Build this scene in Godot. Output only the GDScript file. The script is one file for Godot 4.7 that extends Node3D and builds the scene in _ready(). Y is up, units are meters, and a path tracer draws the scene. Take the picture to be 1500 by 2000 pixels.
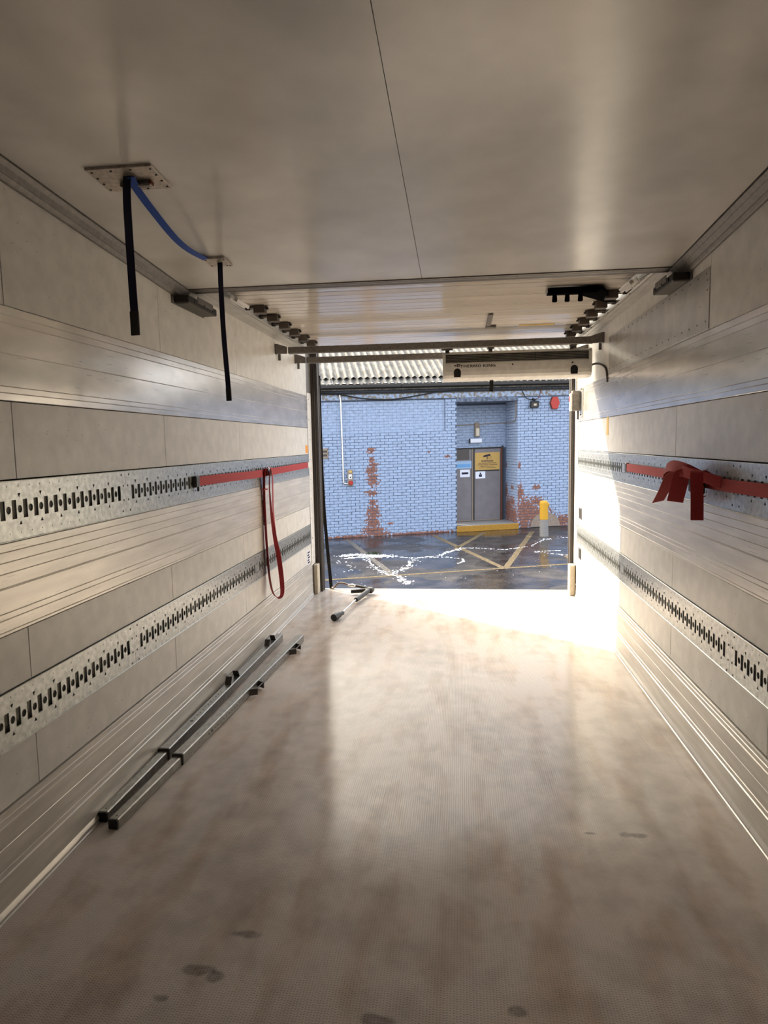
extends Node3D

# ---------------------------------------------------------------- constants
const LEFT := -1.23        # inner faces of the box body
const RIGHT := 1.205
const REAR := -6.39        # rear edge of the load floor
const FRONT := 1.0
const SLOPE := 0.066       # the lining of the roof falls towards the rear
const PITCH := 0.0545      # slot pitch of the load tracks
var M := {}
var names := {}
var yard := Transform3D()  # frame of the yard, same axes
var site := Transform3D()  # frame of the brick building: x along wall, y up, z out of the wall

# ---------------------------------------------------------------- mesh helpers
func begin() -> SurfaceTool:
	var st := SurfaceTool.new()
	st.begin(Mesh.PRIMITIVE_TRIANGLES)
	return st

func tri(st: SurfaceTool, a: Vector3, b: Vector3, c: Vector3, n: Vector3) -> void:
	if (b - a).cross(c - a).dot(n) > 0.0:
		var t := b
		b = c
		c = t
	for p in [a, b, c]:
		st.set_normal(n)
		st.set_uv(Vector2(p.x, p.y))
		st.add_vertex(p)

func quad(st: SurfaceTool, a: Vector3, b: Vector3, c: Vector3, d: Vector3, n: Vector3) -> void:
	tri(st, a, b, c, n)
	tri(st, a, c, d, n)

func quad_free(st: SurfaceTool, a: Vector3, b: Vector3, c: Vector3, d: Vector3, out: Vector3) -> void:
	var n := (b - a).cross(c - a)
	if n.length() < 1e-12:
		n = (c - a).cross(d - a)
	n = n.normalized()
	if n.dot(out) < 0.0:
		n = -n
	quad(st, a, b, c, d, n)

func box(st: SurfaceTool, lo: Vector3, hi: Vector3, xf := Transform3D()) -> void:
	block(st, (lo + hi) / 2.0, (hi - lo).abs(), 0.0, xf)

# a box with chamfered edges
func block(st: SurfaceTool, mid: Vector3, size: Vector3, bevel := 0.0, xf := Transform3D()) -> void:
	var h := size / 2.0
	var b: float = min(bevel, min(h.x, min(h.y, h.z)) * 0.9)
	for axis in 3:
		var u := (axis + 1) % 3
		var v := (axis + 2) % 3
		for s in [-1.0, 1.0]:
			var pts: Array[Vector3] = []
			for q in [[-1, -1], [1, -1], [1, 1], [-1, 1]]:
				var p := Vector3()
				p[axis] = s * h[axis]
				p[u] = q[0] * (h[u] - b)
				p[v] = q[1] * (h[v] - b)
				pts.append(xf * (mid + p))
			var n := Vector3()
			n[axis] = s
			n = (xf.basis * n).normalized()
			quad(st, pts[0], pts[1], pts[2], pts[3], n)
	if b <= 0.0:
		return
	for axis in 3:
		var u := (axis + 1) % 3
		var v := (axis + 2) % 3
		for su in [-1.0, 1.0]:
			for sv in [-1.0, 1.0]:
				var pts: Array[Vector3] = []
				for q in [[-1, 0], [1, 0], [1, 1], [-1, 1]]:
					var p := Vector3()
					p[axis] = q[0] * (h[axis] - b)
					p[u] = su * (h[u] - (b if q[1] == 0 else 0.0))
					p[v] = sv * (h[v] - (0.0 if q[1] == 0 else b))
					pts.append(xf * (mid + p))
				var n := Vector3()
				n[u] = su
				n[v] = sv
				quad(st, pts[0], pts[1], pts[2], pts[3], (xf.basis * n).normalized())
	for sx in [-1.0, 1.0]:
		for sy in [-1.0, 1.0]:
			for sz in [-1.0, 1.0]:
				var s := Vector3(sx, sy, sz)
				var a := s * (h - Vector3(0, b, b))
				var c := s * (h - Vector3(b, 0, b))
				var d := s * (h - Vector3(b, b, 0))
				tri(st, xf * (mid + a), xf * (mid + c), xf * (mid + d), (xf.basis * s).normalized())

# polygon in local x, y pushed along local z from 0 to depth
func prism(st: SurfaceTool, poly: PackedVector2Array, depth: float, xf := Transform3D(), caps := true) -> void:
	var area := 0.0
	for i in poly.size():
		var a := poly[i]
		var b := poly[(i + 1) % poly.size()]
		area += a.x * b.y - b.x * a.y
	var p := poly.duplicate()
	if area < 0.0:
		p.reverse()
	for i in p.size():
		var a := p[i]
		var b := p[(i + 1) % p.size()]
		if a.distance_to(b) < 1e-7:
			continue
		var n := (xf.basis * Vector3(b.y - a.y, a.x - b.x, 0)).normalized()
		quad(st, xf * Vector3(a.x, a.y, 0), xf * Vector3(b.x, b.y, 0), xf * Vector3(b.x, b.y, depth), xf * Vector3(a.x, a.y, depth), n)
	if caps:
		var idx := Geometry2D.triangulate_polygon(p)
		var nz := (xf.basis * Vector3(0, 0, 1)).normalized()
		for k in range(0, idx.size(), 3):
			var t := [p[idx[k]], p[idx[k + 1]], p[idx[k + 2]]]
			tri(st, xf * Vector3(t[0].x, t[0].y, depth), xf * Vector3(t[1].x, t[1].y, depth), xf * Vector3(t[2].x, t[2].y, depth), nz)
			tri(st, xf * Vector3(t[0].x, t[0].y, 0), xf * Vector3(t[1].x, t[1].y, 0), xf * Vector3(t[2].x, t[2].y, 0), -nz)

func smooth_quad(st: SurfaceTool, p: Array, n: Array) -> void:
	for t in [[0, 1, 2], [0, 2, 3]]:
		var a: Vector3 = p[t[0]]
		var b: Vector3 = p[t[1]]
		var c: Vector3 = p[t[2]]
		var order := [t[0], t[1], t[2]]
		if (b - a).cross(c - a).dot(n[t[0]] + n[t[1]] + n[t[2]]) > 0.0:
			order = [t[0], t[2], t[1]]
		for i in order:
			st.set_normal(n[i])
			st.set_uv(Vector2(p[i].x, p[i].y))
			st.add_vertex(p[i])

# round bar through points, radius may vary; ends closed
func tube(st: SurfaceTool, pts: Array, radii, sides := 10) -> void:
	var rings := []
	var norms := []
	var up := Vector3(0.137, 0.971, 0.19).normalized()
	for i in pts.size():
		var t: Vector3 = (pts[min(i + 1, pts.size() - 1)] - pts[max(i - 1, 0)]).normalized()
		if i == 0:
			if abs(t.dot(up)) > 0.9:
				up = Vector3(1, 0.1, 0.05)
		var x := (up - t * up.dot(t)).normalized()
		up = x
		var y := t.cross(x)
		var r: float = radii if radii is float else radii[i]
		var ring := []
		var nn := []
		for k in sides:
			var a := TAU * k / sides
			var d := x * cos(a) + y * sin(a)
			ring.append(pts[i] + d * r)
			nn.append(d)
		rings.append(ring)
		norms.append(nn)
	for i in pts.size() - 1:
		for k in sides:
			var m := (k + 1) % sides
			smooth_quad(st, [rings[i][k], rings[i][m], rings[i + 1][m], rings[i + 1][k]], [norms[i][k], norms[i][m], norms[i + 1][m], norms[i + 1][k]])
	for e in [0, pts.size() - 1]:
		var t: Vector3 = (pts[0] - pts[1]).normalized() if e == 0 else (pts[e] - pts[e - 1]).normalized()
		for k in range(1, sides - 1):
			tri(st, rings[e][0], rings[e][k], rings[e][k + 1], t)

func along(pts: Array, steps := 8) -> Array:   # a smooth curve through points
	var out := []
	for i in pts.size() - 1:
		var a: Vector3 = pts[max(i - 1, 0)]
		var b: Vector3 = pts[i]
		var c: Vector3 = pts[i + 1]
		var d: Vector3 = pts[min(i + 2, pts.size() - 1)]
		for k in steps:
			out.append(b.cubic_interpolate(c, a, d, float(k) / steps))
	out.append(pts[-1])
	return out

# flat webbing through points; across = direction of the width (one, or one per point)
func webbing(st: SurfaceTool, pts: Array, across, width: float, thick := 0.0025) -> void:
	var rings := []
	for i in pts.size():
		var t: Vector3 = (pts[min(i + 1, pts.size() - 1)] - pts[max(i - 1, 0)]).normalized()
		var w: Vector3 = across if across is Vector3 else across[i]
		w = (w - t * w.dot(t)).normalized()
		var n := t.cross(w)
		rings.append([pts[i] + w * width / 2 + n * thick / 2, pts[i] + w * width / 2 - n * thick / 2, pts[i] - w * width / 2 - n * thick / 2, pts[i] - w * width / 2 + n * thick / 2, w, n])
	for i in pts.size() - 1:
		var a: Array = rings[i]
		var b: Array = rings[i + 1]
		smooth_quad(st, [a[0], b[0], b[3], a[3]], [a[5], b[5], b[5], a[5]])
		smooth_quad(st, [a[1], b[1], b[2], a[2]], [-a[5], -b[5], -b[5], -a[5]])
		smooth_quad(st, [a[0], b[0], b[1], a[1]], [a[4], b[4], b[4], a[4]])
		smooth_quad(st, [a[2], b[2], b[3], a[3]], [-a[4], -b[4], -b[4], -a[4]])
	for e in [0, pts.size() - 1]:
		var r: Array = rings[e]
		var t: Vector3 = (pts[0] - pts[1]) if e == 0 else (pts[e] - pts[e - 1])
		quad(st, r[0], r[1], r[2], r[3], t.normalized())

func lathe(st: SurfaceTool, prof: Array, segs: int, xf := Transform3D()) -> void:   # prof: Vector2(radius, height)
	for i in prof.size() - 1:
		var d: Vector2 = prof[i + 1] - prof[i]
		var n2 := Vector2(d.y, -d.x).normalized()
		for k in segs:
			var p := []
			var n := []
			for q in [[i, k], [i, k + 1], [i + 1, k + 1], [i + 1, k]]:
				var a: float = TAU * q[1] / segs
				var v: Vector2 = prof[q[0]]
				p.append(xf * Vector3(v.x * cos(a), v.y, v.x * sin(a)))
				n.append((xf.basis * Vector3(n2.x * cos(a), n2.y, n2.x * sin(a))).normalized())
			smooth_quad(st, p, n)

# ---------------------------------------------------------------- node helpers
func numbered(called: String) -> String:
	var k: int = names.get(called, 0)
	names[called] = k + 1
	return called if k == 0 else "%s_%03d" % [called, k]

func tag(o: Node, label := "", category := "", group := "", kind := "") -> Node:
	if label: o.set_meta("label", label)
	if category: o.set_meta("category", category)
	if group: o.set_meta("group", group)
	if kind: o.set_meta("kind", kind)
	return o

func thing(called: String, label: String, category: String, at := Vector3.ZERO, group := "") -> Node3D:
	var o := Node3D.new()
	o.name = numbered(called)
	add_child(o)
	o.position = at
	tag(o, label, category, group)
	return o

func setting(called: String, label: String) -> Node3D:
	var o := Node3D.new()
	o.name = called
	add_child(o)
	tag(o, label, called.split("_")[0], "", "structure")
	return o

# commits shapes given in world space as one mesh under parent
func obj(called: String, st: SurfaceTool, m: Material, parent: Node3D = self, local := false) -> MeshInstance3D:
	var o := MeshInstance3D.new()
	o.mesh = st.commit()
	o.material_override = m
	if parent == self:
		o.name = numbered(called)
		add_child(o)
	else:
		o.name = called
		parent.add_child(o, true)
		if not local:
			var t := Transform3D()
			var q: Node = parent
			while q != self:
				t = q.transform * t
				q = q.get_parent()
			o.transform = t.affine_inverse()
	return o

func one(called: String, label: String, category: String, st: SurfaceTool, m: Material, group := "") -> MeshInstance3D:
	var o := obj(called, st, m)
	tag(o, label, category, group)
	return o

func words(text: String, size: float, at: Transform3D, m: Material, parent: Node3D, called := "lettering", bold := true, squeeze := 1.0) -> MeshInstance3D:
	var f := SystemFont.new()
	f.font_names = PackedStringArray(["Droid Sans"])
	f.font_weight = 700 if bold else 400
	var t := TextMesh.new()
	t.text = text
	t.font = f
	t.font_size = 32
	t.pixel_size = size / 24.0
	t.depth = 0.0015
	t.material = m
	var o := MeshInstance3D.new()
	o.mesh = t
	o.name = called
	parent.add_child(o, true)
	var w := Transform3D()
	var q: Node = parent
	while q != self:
		w = q.transform * w
		q = q.get_parent()
	o.transform = w.affine_inverse() * at * Transform3D(Basis.from_scale(Vector3(squeeze, 1, 1)))
	return o

# ---------------------------------------------------------------- materials
func noise(w: int, h: int, freq: float, seed_: int, octaves := 4) -> Image:
	var f := FastNoiseLite.new()
	f.seed = seed_
	f.noise_type = FastNoiseLite.TYPE_SIMPLEX_SMOOTH
	f.frequency = freq
	f.fractal_octaves = octaves
	return f.get_seamless_image(w, h)

# a grey picture: 1 minus amount * noise, with dark specks
func grime(size: int, freq: float, seed_: int, amount: float, specks: int, streak := 1) -> ImageTexture:
	var n := noise(size, size, freq, seed_)
	var rng := RandomNumberGenerator.new()
	rng.seed = seed_
	var src := n.get_data()
	var out := PackedByteArray()
	out.resize(size * size)
	for i in size * size:
		out[i] = int(255.0 * clampf(1.0 - amount * src[i] / 255.0, 0.0, 1.0))
	for k in specks:
		var x := rng.randi_range(0, size - 1)
		var y := rng.randi_range(0, size - 1)
		var d := rng.randf_range(0.55, 0.9)
		for j in rng.randi_range(1, 3 * streak):
			var i := y * size + (x + j) % size
			out[i] = int(out[i] * d)
	var img := Image.create_from_data(size, size, false, Image.FORMAT_L8, out)
	img.convert(Image.FORMAT_RGB8)
	return ImageTexture.create_from_image(img)

func relief(size: int, freq: float, seed_: int, strength: float) -> ImageTexture:
	var n := noise(size, size, freq, seed_)
	n.convert(Image.FORMAT_RGBA8)
	n.bump_map_to_normal_map(strength)
	return ImageTexture.create_from_image(n)

func mat(c: Color, rough: float, metal := 0.0, tex: Texture2D = null, scale := Vector3.ONE) -> StandardMaterial3D:
	var m := StandardMaterial3D.new()
	m.albedo_color = c
	m.roughness = rough
	m.metallic = metal
	if tex:
		m.albedo_texture = tex
		m.uv1_triplanar = true
		m.uv1_world_triplanar = true
		m.uv1_scale = scale
	return m

func with_relief(m: StandardMaterial3D, t: Texture2D, amount: float) -> StandardMaterial3D:
	m.normal_enabled = true
	m.normal_texture = t
	m.normal_scale = amount
	return m

func materials() -> void:
	var dirt := grime(512, 0.008, 3, 0.12, 0)
	var specks := grime(512, 0.02, 5, 0.08, 220)
	var brushed := grime(512, 0.010, 8, 0.12, 90, 5)
	var galv := grime(512, 0.03, 13, 0.24, 1200)
	var coarse := grime(512, 0.02, 21, 0.55, 4000)
	var ripple := relief(512, 0.010, 31, 2.0)
	var orange := relief(256, 0.04, 37, 1.5)
	M.panel = with_relief(mat(Color(0.91, 0.90, 0.88), 0.34, 0.0, specks, Vector3(0.9, 0.9, 0.9)), orange, 0.10)
	M.ceiling = with_relief(mat(Color(0.92, 0.91, 0.89), 0.22, 0.0, dirt, Vector3(0.5, 0.5, 0.5)), ripple, 0.07)
	M.core = mat(Color(0.20, 0.19, 0.18), 0.8)
	M.scuff = with_relief(mat(Color(0.90, 0.885, 0.87), 0.19, 0.6, brushed, Vector3(1.0, 1.6, 0.5)), ripple, 0.12)
	M.plank = mat(Color(0.92, 0.90, 0.87), 0.34, 0.4, brushed, Vector3(1.0, 3.0, 0.4))
	M.kick = with_relief(mat(Color(0.84, 0.82, 0.79), 0.38, 0.35, brushed, Vector3(1.0, 4.0, 0.45)), ripple, 0.08)
	M.galv = mat(Color(0.80, 0.81, 0.80), 0.32, 0.7, galv, Vector3(2, 2, 2))
	M.channel = mat(Color(0.55, 0.54, 0.50), 0.5, 0.4)
	M.alu = mat(Color(0.80, 0.79, 0.77), 0.35, 0.6, brushed, Vector3(1, 1, 1))
	M.dull = mat(Color(0.52, 0.50, 0.48), 0.5, 0.35, galv, Vector3(2, 2, 2))
	M.darkmetal = mat(Color(0.30, 0.28, 0.27), 0.5, 0.3)
	M.white = mat(Color(0.93, 0.92, 0.90), 0.4, 0.0, specks, Vector3(1.5, 1.5, 1.5))
	M.cream = mat(Color(0.84, 0.80, 0.72), 0.42, 0.0, specks, Vector3(2, 2, 2))
	M.black = mat(Color(0.035, 0.035, 0.035), 0.45)
	M.rubber = mat(Color(0.07, 0.065, 0.06), 0.6)
	M.screw = mat(Color(0.33, 0.32, 0.31), 0.4, 0.7)
	M.navy = mat(Color(0.045, 0.055, 0.19), 0.75)
	M.blue = mat(Color(0.04, 0.27, 0.64), 0.7)
	M.red = mat(Color(0.74, 0.22, 0.235), 0.75, 0.0, galv, Vector3(6, 6, 6))
	M.plate = mat(Color(0.80, 0.76, 0.71), 0.42, 0.4, galv, Vector3(3, 3, 3))
	M.bar = mat(Color(0.62, 0.61, 0.58), 0.33, 0.75, galv, Vector3(3, 3, 1.2))
	M.yellow = mat(Color(0.93, 0.66, 0.12), 0.5)
	M.tape = mat(Color(0.80, 0.66, 0.30), 0.5)
	M.orange = mat(Color(0.93, 0.60, 0.10), 0.5)
	M.redplastic = mat(Color(0.66, 0.16, 0.12), 0.45)
	M.paper = mat(Color(0.90, 0.91, 0.95), 0.8)
	M.ink = mat(Color(0.14, 0.12, 0.20), 0.7)
	M.steel = mat(Color(0.78, 0.77, 0.75), 0.25, 0.85)
	M.grip = mat(Color(0.10, 0.095, 0.09), 0.5)
	M.hose = mat(Color(0.42, 0.36, 0.33), 0.5)
	M.slat = mat(Color(0.84, 0.81, 0.77), 0.13)
	M.matte = mat(Color(0.03, 0.028, 0.026), 1.0)
	M.matte.metallic_specular = 0.1
	M.lampbody = mat(Color(0.15, 0.14, 0.12), 0.7)
	M.lamplens = mat(Color(0.30, 0.29, 0.25), 0.6)
	M.hinge = mat(Color(0.34, 0.31, 0.285), 0.6, 0.2)
	M.vane = mat(Color(0.05, 0.045, 0.04), 0.5)
	# outside
	M.mortar = mat(Color(0.35, 0.395, 0.475), 0.9, 0.0, galv, Vector3(1, 1, 1))
	M.roofsheet = mat(Color(0.60, 0.58, 0.54), 0.85, 0.0, coarse, Vector3(0.35, 0.35, 0.35))
	M.gutter = mat(Color(0.17, 0.155, 0.14), 0.6)
	M.fascia = mat(Color(0.22, 0.25, 0.31), 0.7, 0.0, coarse, Vector3(0.8, 0.8, 0.8))
	M.lintel = mat(Color(0.54, 0.59, 0.68), 0.85, 0.0, coarse, Vector3(0.8, 0.8, 0.8))
	M.doorgrey = mat(Color(0.49, 0.465, 0.475), 0.55, 0.0, dirt, Vector3(0.7, 0.7, 0.7))
	M.frameblue = mat(Color(0.60, 0.70, 0.82), 0.7)
	M.concrete = mat(Color(0.60, 0.58, 0.56), 0.9, 0.0, galv, Vector3(2, 2, 2))
	M.stepyellow = mat(Color(0.70, 0.51, 0.14), 0.7, 0.0, galv, Vector3(1, 1, 1))
	M.postyellow = mat(Color(0.78, 0.58, 0.11), 0.55)
	M.line = mat(Color(0.55, 0.47, 0.33), 0.85, 0.0, coarse, Vector3(1.5, 1.5, 1.5))
	M.linegrey = mat(Color(0.52, 0.49, 0.46), 0.85, 0.0, coarse, Vector3(1.5, 1.5, 1.5))
	M.foam = mat(Color(0.92, 0.93, 0.96), 0.6)
	M.water = mat(Color(0.05, 0.05, 0.055), 0.03)
	M.sign = mat(Color(0.76, 0.61, 0.33), 0.6)
	M.signblue = mat(Color(0.40, 0.62, 0.82), 0.6)
	M.vent = mat(Color(0.56, 0.50, 0.44), 0.8)
	M.cream2 = mat(Color(0.62, 0.55, 0.49), 0.9, 0.0, galv, Vector3(1, 1, 1))
	M.leaf = mat(Color(0.16, 0.24, 0.07), 0.8)
	M.rust = mat(Color(0.42, 0.22, 0.16), 0.8)
	M.floor = floor_material()
	M.brick = brick_material()
	M.asphalt = asphalt_material(coarse)

# smear of a rounded patch: 1 inside, ragged by noise
func patch(x: float, y: float, cx: float, cy: float, rx: float, ry: float, n: float) -> float:
	var d := Vector2((x - cx) / rx, (y - cy) / ry).length()
	return clampf((1.0 - d + (n - 0.5) * 1.4) * 2.5, 0.0, 1.0)

func floor_material() -> StandardMaterial3D:
	var w := 512
	var h := 1536
	var fine := noise(512, 512, 0.03, 41, 4).get_data()
	var broad := noise(512, 512, 0.006, 43, 3).get_data()
	var drag := noise(512, 512, 0.012, 47, 4).get_data()
	var col := PackedByteArray()
	col.resize(w * h * 3)
	# scuffs and dirt seen on the floor: x, z, radii
	var dirt := [[-0.62, -1.52, 0.035, 0.016], [-0.56, -1.62, 0.05, 0.02], [-0.46, -1.76, 0.045, 0.018], [-0.50, -1.60, 0.03, 0.02], [0.30, -1.56, 0.03, 0.02], [0.78, -2.36, 0.06, 0.02], [0.62, -2.36, 0.04, 0.015], [-0.05, -1.5, 0.04, 0.02]]
	for j in h:
		var z := FRONT - (FRONT - REAR) * (j + 0.5) / h
		for i in w:
			var x := LEFT + (RIGHT - LEFT) * (i + 0.5) / w
			var a: float = fine[(j % 512) * 512 + i] / 255.0
			var b: float = broad[((j / 2) % 512) * 512 + i] / 255.0
			var c: float = drag[((j / 2) % 512) * 512 + (i * 2) % 512] / 255.0
			var b2: float = fine[((j * 7) % 512) * 512 + (i * 7) % 512] / 255.0
			var v := 1.0 - 0.16 * (b - 0.35) - 0.20 * maxf(0.0, c - 0.45) - 0.15 * (a - 0.5)
			for q in dirt:
				if absf(z - q[1]) < 0.15:
					v *= 1.0 - 0.32 * patch(x, z, q[0], q[1], q[2], q[3], a) * (0.4 + 0.6 * b2)
			v = clampf(v, 0.2, 1.0)
			var k := (j * w + i) * 3
			var warm := 1.0 - 0.10 * clampf((c - 0.45) * 2.0, 0.0, 1.0)
			col[k] = int(clampf(214.0 * v, 0, 255))
			col[k + 1] = int(clampf(204.0 * v * (0.5 + 0.5 * warm), 0, 255))
			col[k + 2] = int(clampf(196.0 * v * warm, 0, 255))
	var m := StandardMaterial3D.new()
	m.roughness = 0.15
	m.metallic_specular = 0.27
	# anti-slip relief: rows of short raised strokes, leaning left and right in turn
	var tw := 128
	var th := 128
	var bump := PackedByteArray()
	bump.resize(tw * th)
	for j in th:
		for i in tw:
			var best := 0.0
			for cx in range(-1, 5):
				for cy in range(-1, 5):
					var lean := 0.5 if posmod(cx, 2) == 0 else -0.5
					var dx := i - (cx + 0.5) * 32.0
					var dy := j - (cy + 0.5 + (0.25 if posmod(cx, 2) == 0 else 0.0)) * 32.0
					var p := dx * cos(lean) + dy * sin(lean)
					var q := -dx * sin(lean) + dy * cos(lean)
					best = maxf(best, clampf(1.6 - Vector2(p / 13.0, q / 6.0).length() * 1.6, 0.0, 1.0))
			bump[j * tw + i] = int(255.0 * best)
	var bi := Image.create_from_data(tw, th, false, Image.FORMAT_L8, bump)
	bi.convert(Image.FORMAT_RGBA8)
	bi.bump_map_to_normal_map(9.0)
	m.detail_enabled = true
	m.detail_uv_layer = BaseMaterial3D.DETAIL_UV_2
	m.detail_albedo = ImageTexture.create_from_image(Image.create_from_data(w, h, false, Image.FORMAT_RGB8, col))
	m.detail_blend_mode = BaseMaterial3D.BLEND_MODE_MUL
	with_relief(m, ImageTexture.create_from_image(bi), 1.0)
	return m

# blue paint over red brick, drawn once over the whole wall (u 0..8 m, v 0..4 m)
func brick_material() -> StandardMaterial3D:
	var w := 1024
	var h := 512
	var n1 := noise(512, 512, 0.03, 61, 4).get_data()
	var n2 := noise(512, 512, 0.10, 67, 3).get_data()
	var col := PackedByteArray()
	col.resize(w * h * 3)
	var spots := [[1.23, 2.26, 0.13, 0.09], [1.23, 2.02, 0.09, 0.10], [1.27, 1.88, 0.17, 0.07], [1.22, 1.74, 0.18, 0.13], [1.25, 1.5, 0.18, 0.22], [1.22, 1.14, 0.20, 0.09], [1.24, 0.90, 0.13, 0.10], [1.25, 0.62, 0.22, 0.28], [1.24, 0.36, 0.23, 0.22], [1.24, 0.14, 0.36, 0.16], [1.4, 0.05, 0.5, 0.07], [0.6, 0.02, 0.8, 0.06], [2.5, 0.02, 1.5, 0.05], [1.7, 0.32, 0.08, 0.04],
		[3.285, 2.03, 0.11, 0.04], [2.75, 2.16, 0.05, 0.03], [5.28, 0.95, 0.12, 0.30], [5.45, 0.45, 0.42, 0.48], [5.75, 0.70, 0.26, 0.16], [5.85, 0.3, 0.5, 0.36], [6.5, 0.15, 0.8, 0.18], [7.0, 0.45, 0.2, 0.10], [5.25, 1.70, 0.06, 0.14], [5.75, 1.10, 0.14, 0.08], [5.4, 0.1, 0.2, 0.5]]
	for j in h:
		var v := 4.0 - 4.0 * (j + 0.5) / h
		for i in w:
			var u := 8.0 * (i + 0.5) / w
			var a: float = n1[(j * 2 % 512) * 512 + (i * 2) % 512] / 255.0
			var b: float = n2[j * 512 + i % 512] / 255.0
			var bare := 0.0
			for q in spots:
				if absf(u - q[0]) < q[2] * 2.0 and absf(v - q[1]) < q[3] * 2.0:
					bare = maxf(bare, patch(u, v, q[0], q[1], q[2], q[3], b))
			bare = 1.0 if bare > 0.5 else 0.0
			var paint := 1.0 - 0.16 * (a - 0.4) - 0.10 * (b - 0.5)
			var r := 152.0 * paint
			var g := 168.0 * paint
			var bl := 194.0 * paint
			if v > 3.55 and a > 0.52:      # bare concrete showing in the top band
				r = 136.0 * paint
				g = 130.0 * paint
				bl = 122.0 * paint
			if bare > 0.0:
				var f := 0.75 + 0.5 * b
				r = 132.0 * f
				g = 88.0 * f
				bl = 72.0 * f
			var k := (j * w + i) * 3
			col[k] = int(clampf(r, 0, 255))
			col[k + 1] = int(clampf(g, 0, 255))
			col[k + 2] = int(clampf(bl, 0, 255))
	var m := StandardMaterial3D.new()
	m.albedo_texture = ImageTexture.create_from_image(Image.create_from_data(w, h, false, Image.FORMAT_RGB8, col))
	m.roughness = 0.75
	return m

func asphalt_material(tex: Texture2D) -> StandardMaterial3D:
	var m := mat(Color(0.27, 0.25, 0.24), 1.0, 0.0, tex, Vector3(0.7, 0.7, 0.7))
	var n := noise(512, 512, 0.006, 71, 4).get_data()
	var g := noise(512, 512, 0.2, 73, 2).get_data()
	var out := PackedByteArray()
	out.resize(512 * 512)
	for i in 512 * 512:
		out[i] = int(255.0 * clampf(lerpf(0.10, 0.42, smoothstep(0.42, 0.6, n[i] / 255.0)) + 0.1 * (g[i] / 255.0 - 0.5), 0.04, 1.0))
	var ri := Image.create_from_data(512, 512, false, Image.FORMAT_L8, out)
	ri.convert(Image.FORMAT_RGB8)
	m.uv1_scale = Vector3(0.16, 0.16, 0.16)
	m.roughness_texture = ImageTexture.create_from_image(ri)
	m.roughness_texture_channel = BaseMaterial3D.TEXTURE_CHANNEL_RED
	return with_relief(m, relief(512, 0.12, 79, 2.0), 0.15)

# ---------------------------------------------------------------- main
func _ready() -> void:
	var cam := Camera3D.new()
	cam.name = "camera"
	cam.fov = rad_to_deg(2.0 * atan(1000.0 / 1303.67))
	cam.near = 0.02
	cam.far = 400.0
	add_child(cam)
	cam.transform = Transform3D(Basis(Vector3(0.993496, -0.018727, -0.112321), Vector3(0.006965, 0.994531, -0.104208), Vector3(0.113658, 0.102748, 0.988193)), Vector3(0.1655, 1.4254, 0.0))
	cam.current = true

	var sky_mat := ProceduralSkyMaterial.new()
	sky_mat.sky_top_color = Color(0.224, 0.242, 0.27)
	sky_mat.sky_horizon_color = Color(0.32, 0.32, 0.315)
	sky_mat.sky_curve = 0.2
	sky_mat.ground_bottom_color = Color(0.22, 0.21, 0.20)
	sky_mat.ground_horizon_color = Color(0.45, 0.45, 0.45)
	sky_mat.sun_angle_max = 80.0   # hazy glow round the sun, which stands behind the building
	sky_mat.sun_curve = 0.5
	sky_mat.energy_multiplier = 7.6
	var sky := Sky.new()
	sky.sky_material = sky_mat
	var env := Environment.new()
	env.background_mode = Environment.BG_SKY
	env.sky = sky
	env.ambient_light_source = Environment.AMBIENT_SOURCE_SKY
	env.tonemap_mode = Environment.TONE_MAPPER_LINEAR
	env.tonemap_exposure = 5.4
	env.sdfgi_enabled = true
	env.ssao_enabled = true
	env.ssil_enabled = true
	var we := WorldEnvironment.new()
	we.name = "world_environment"
	we.environment = env
	add_child(we)

	var sun := DirectionalLight3D.new()
	sun.name = "sun"
	sun.basis = Basis.looking_at(Vector3(0.674, -0.502, 0.540))
	sun.light_color = Color(1.0, 0.945, 0.85)
	sun.light_energy = 0.6
	sun.light_angular_distance = 0.53
	sun.shadow_enabled = true
	add_child(sun)

	site = Transform3D(Basis(Vector3(0.9631, 0.0158, -0.2686), Vector3(0.0045, 1.0, -0.0013), Vector3(0.2687, 0, 0.9632)), Vector3(-3.3157, -1.0379, -16.9523))
	yard = Transform3D(Basis(Vector3(0.9631, 0.0158, -0.2686), Vector3(-0.0153, 0.99987, 0.0043), Vector3(0.2687, 0, 0.9632)), site.origin)

	materials()
	build_shell()
	build_walls()
	build_tracks()
	build_rear()
	build_shutter()
	build_yard()
	build_building()
	build_building_things()
	build_heater()
	build_ceiling_straps()
	build_red_straps()
	build_bars()
	build_lance()
	build_small_things()

func wx(s: int, d: float) -> float:
	return LEFT + d if s < 0 else RIGHT - d

func sheared(z: float) -> Transform3D:     # local z runs along the falling roof
	return Transform3D(Basis(Vector3(1, 0, 0), Vector3(0, 1, 0), Vector3(0, SLOPE, 1)), Vector3(0, roof_y(z), z))

func roof_y(z: float) -> float:
	return 2.300 + SLOPE * (z + 2.0)

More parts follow.
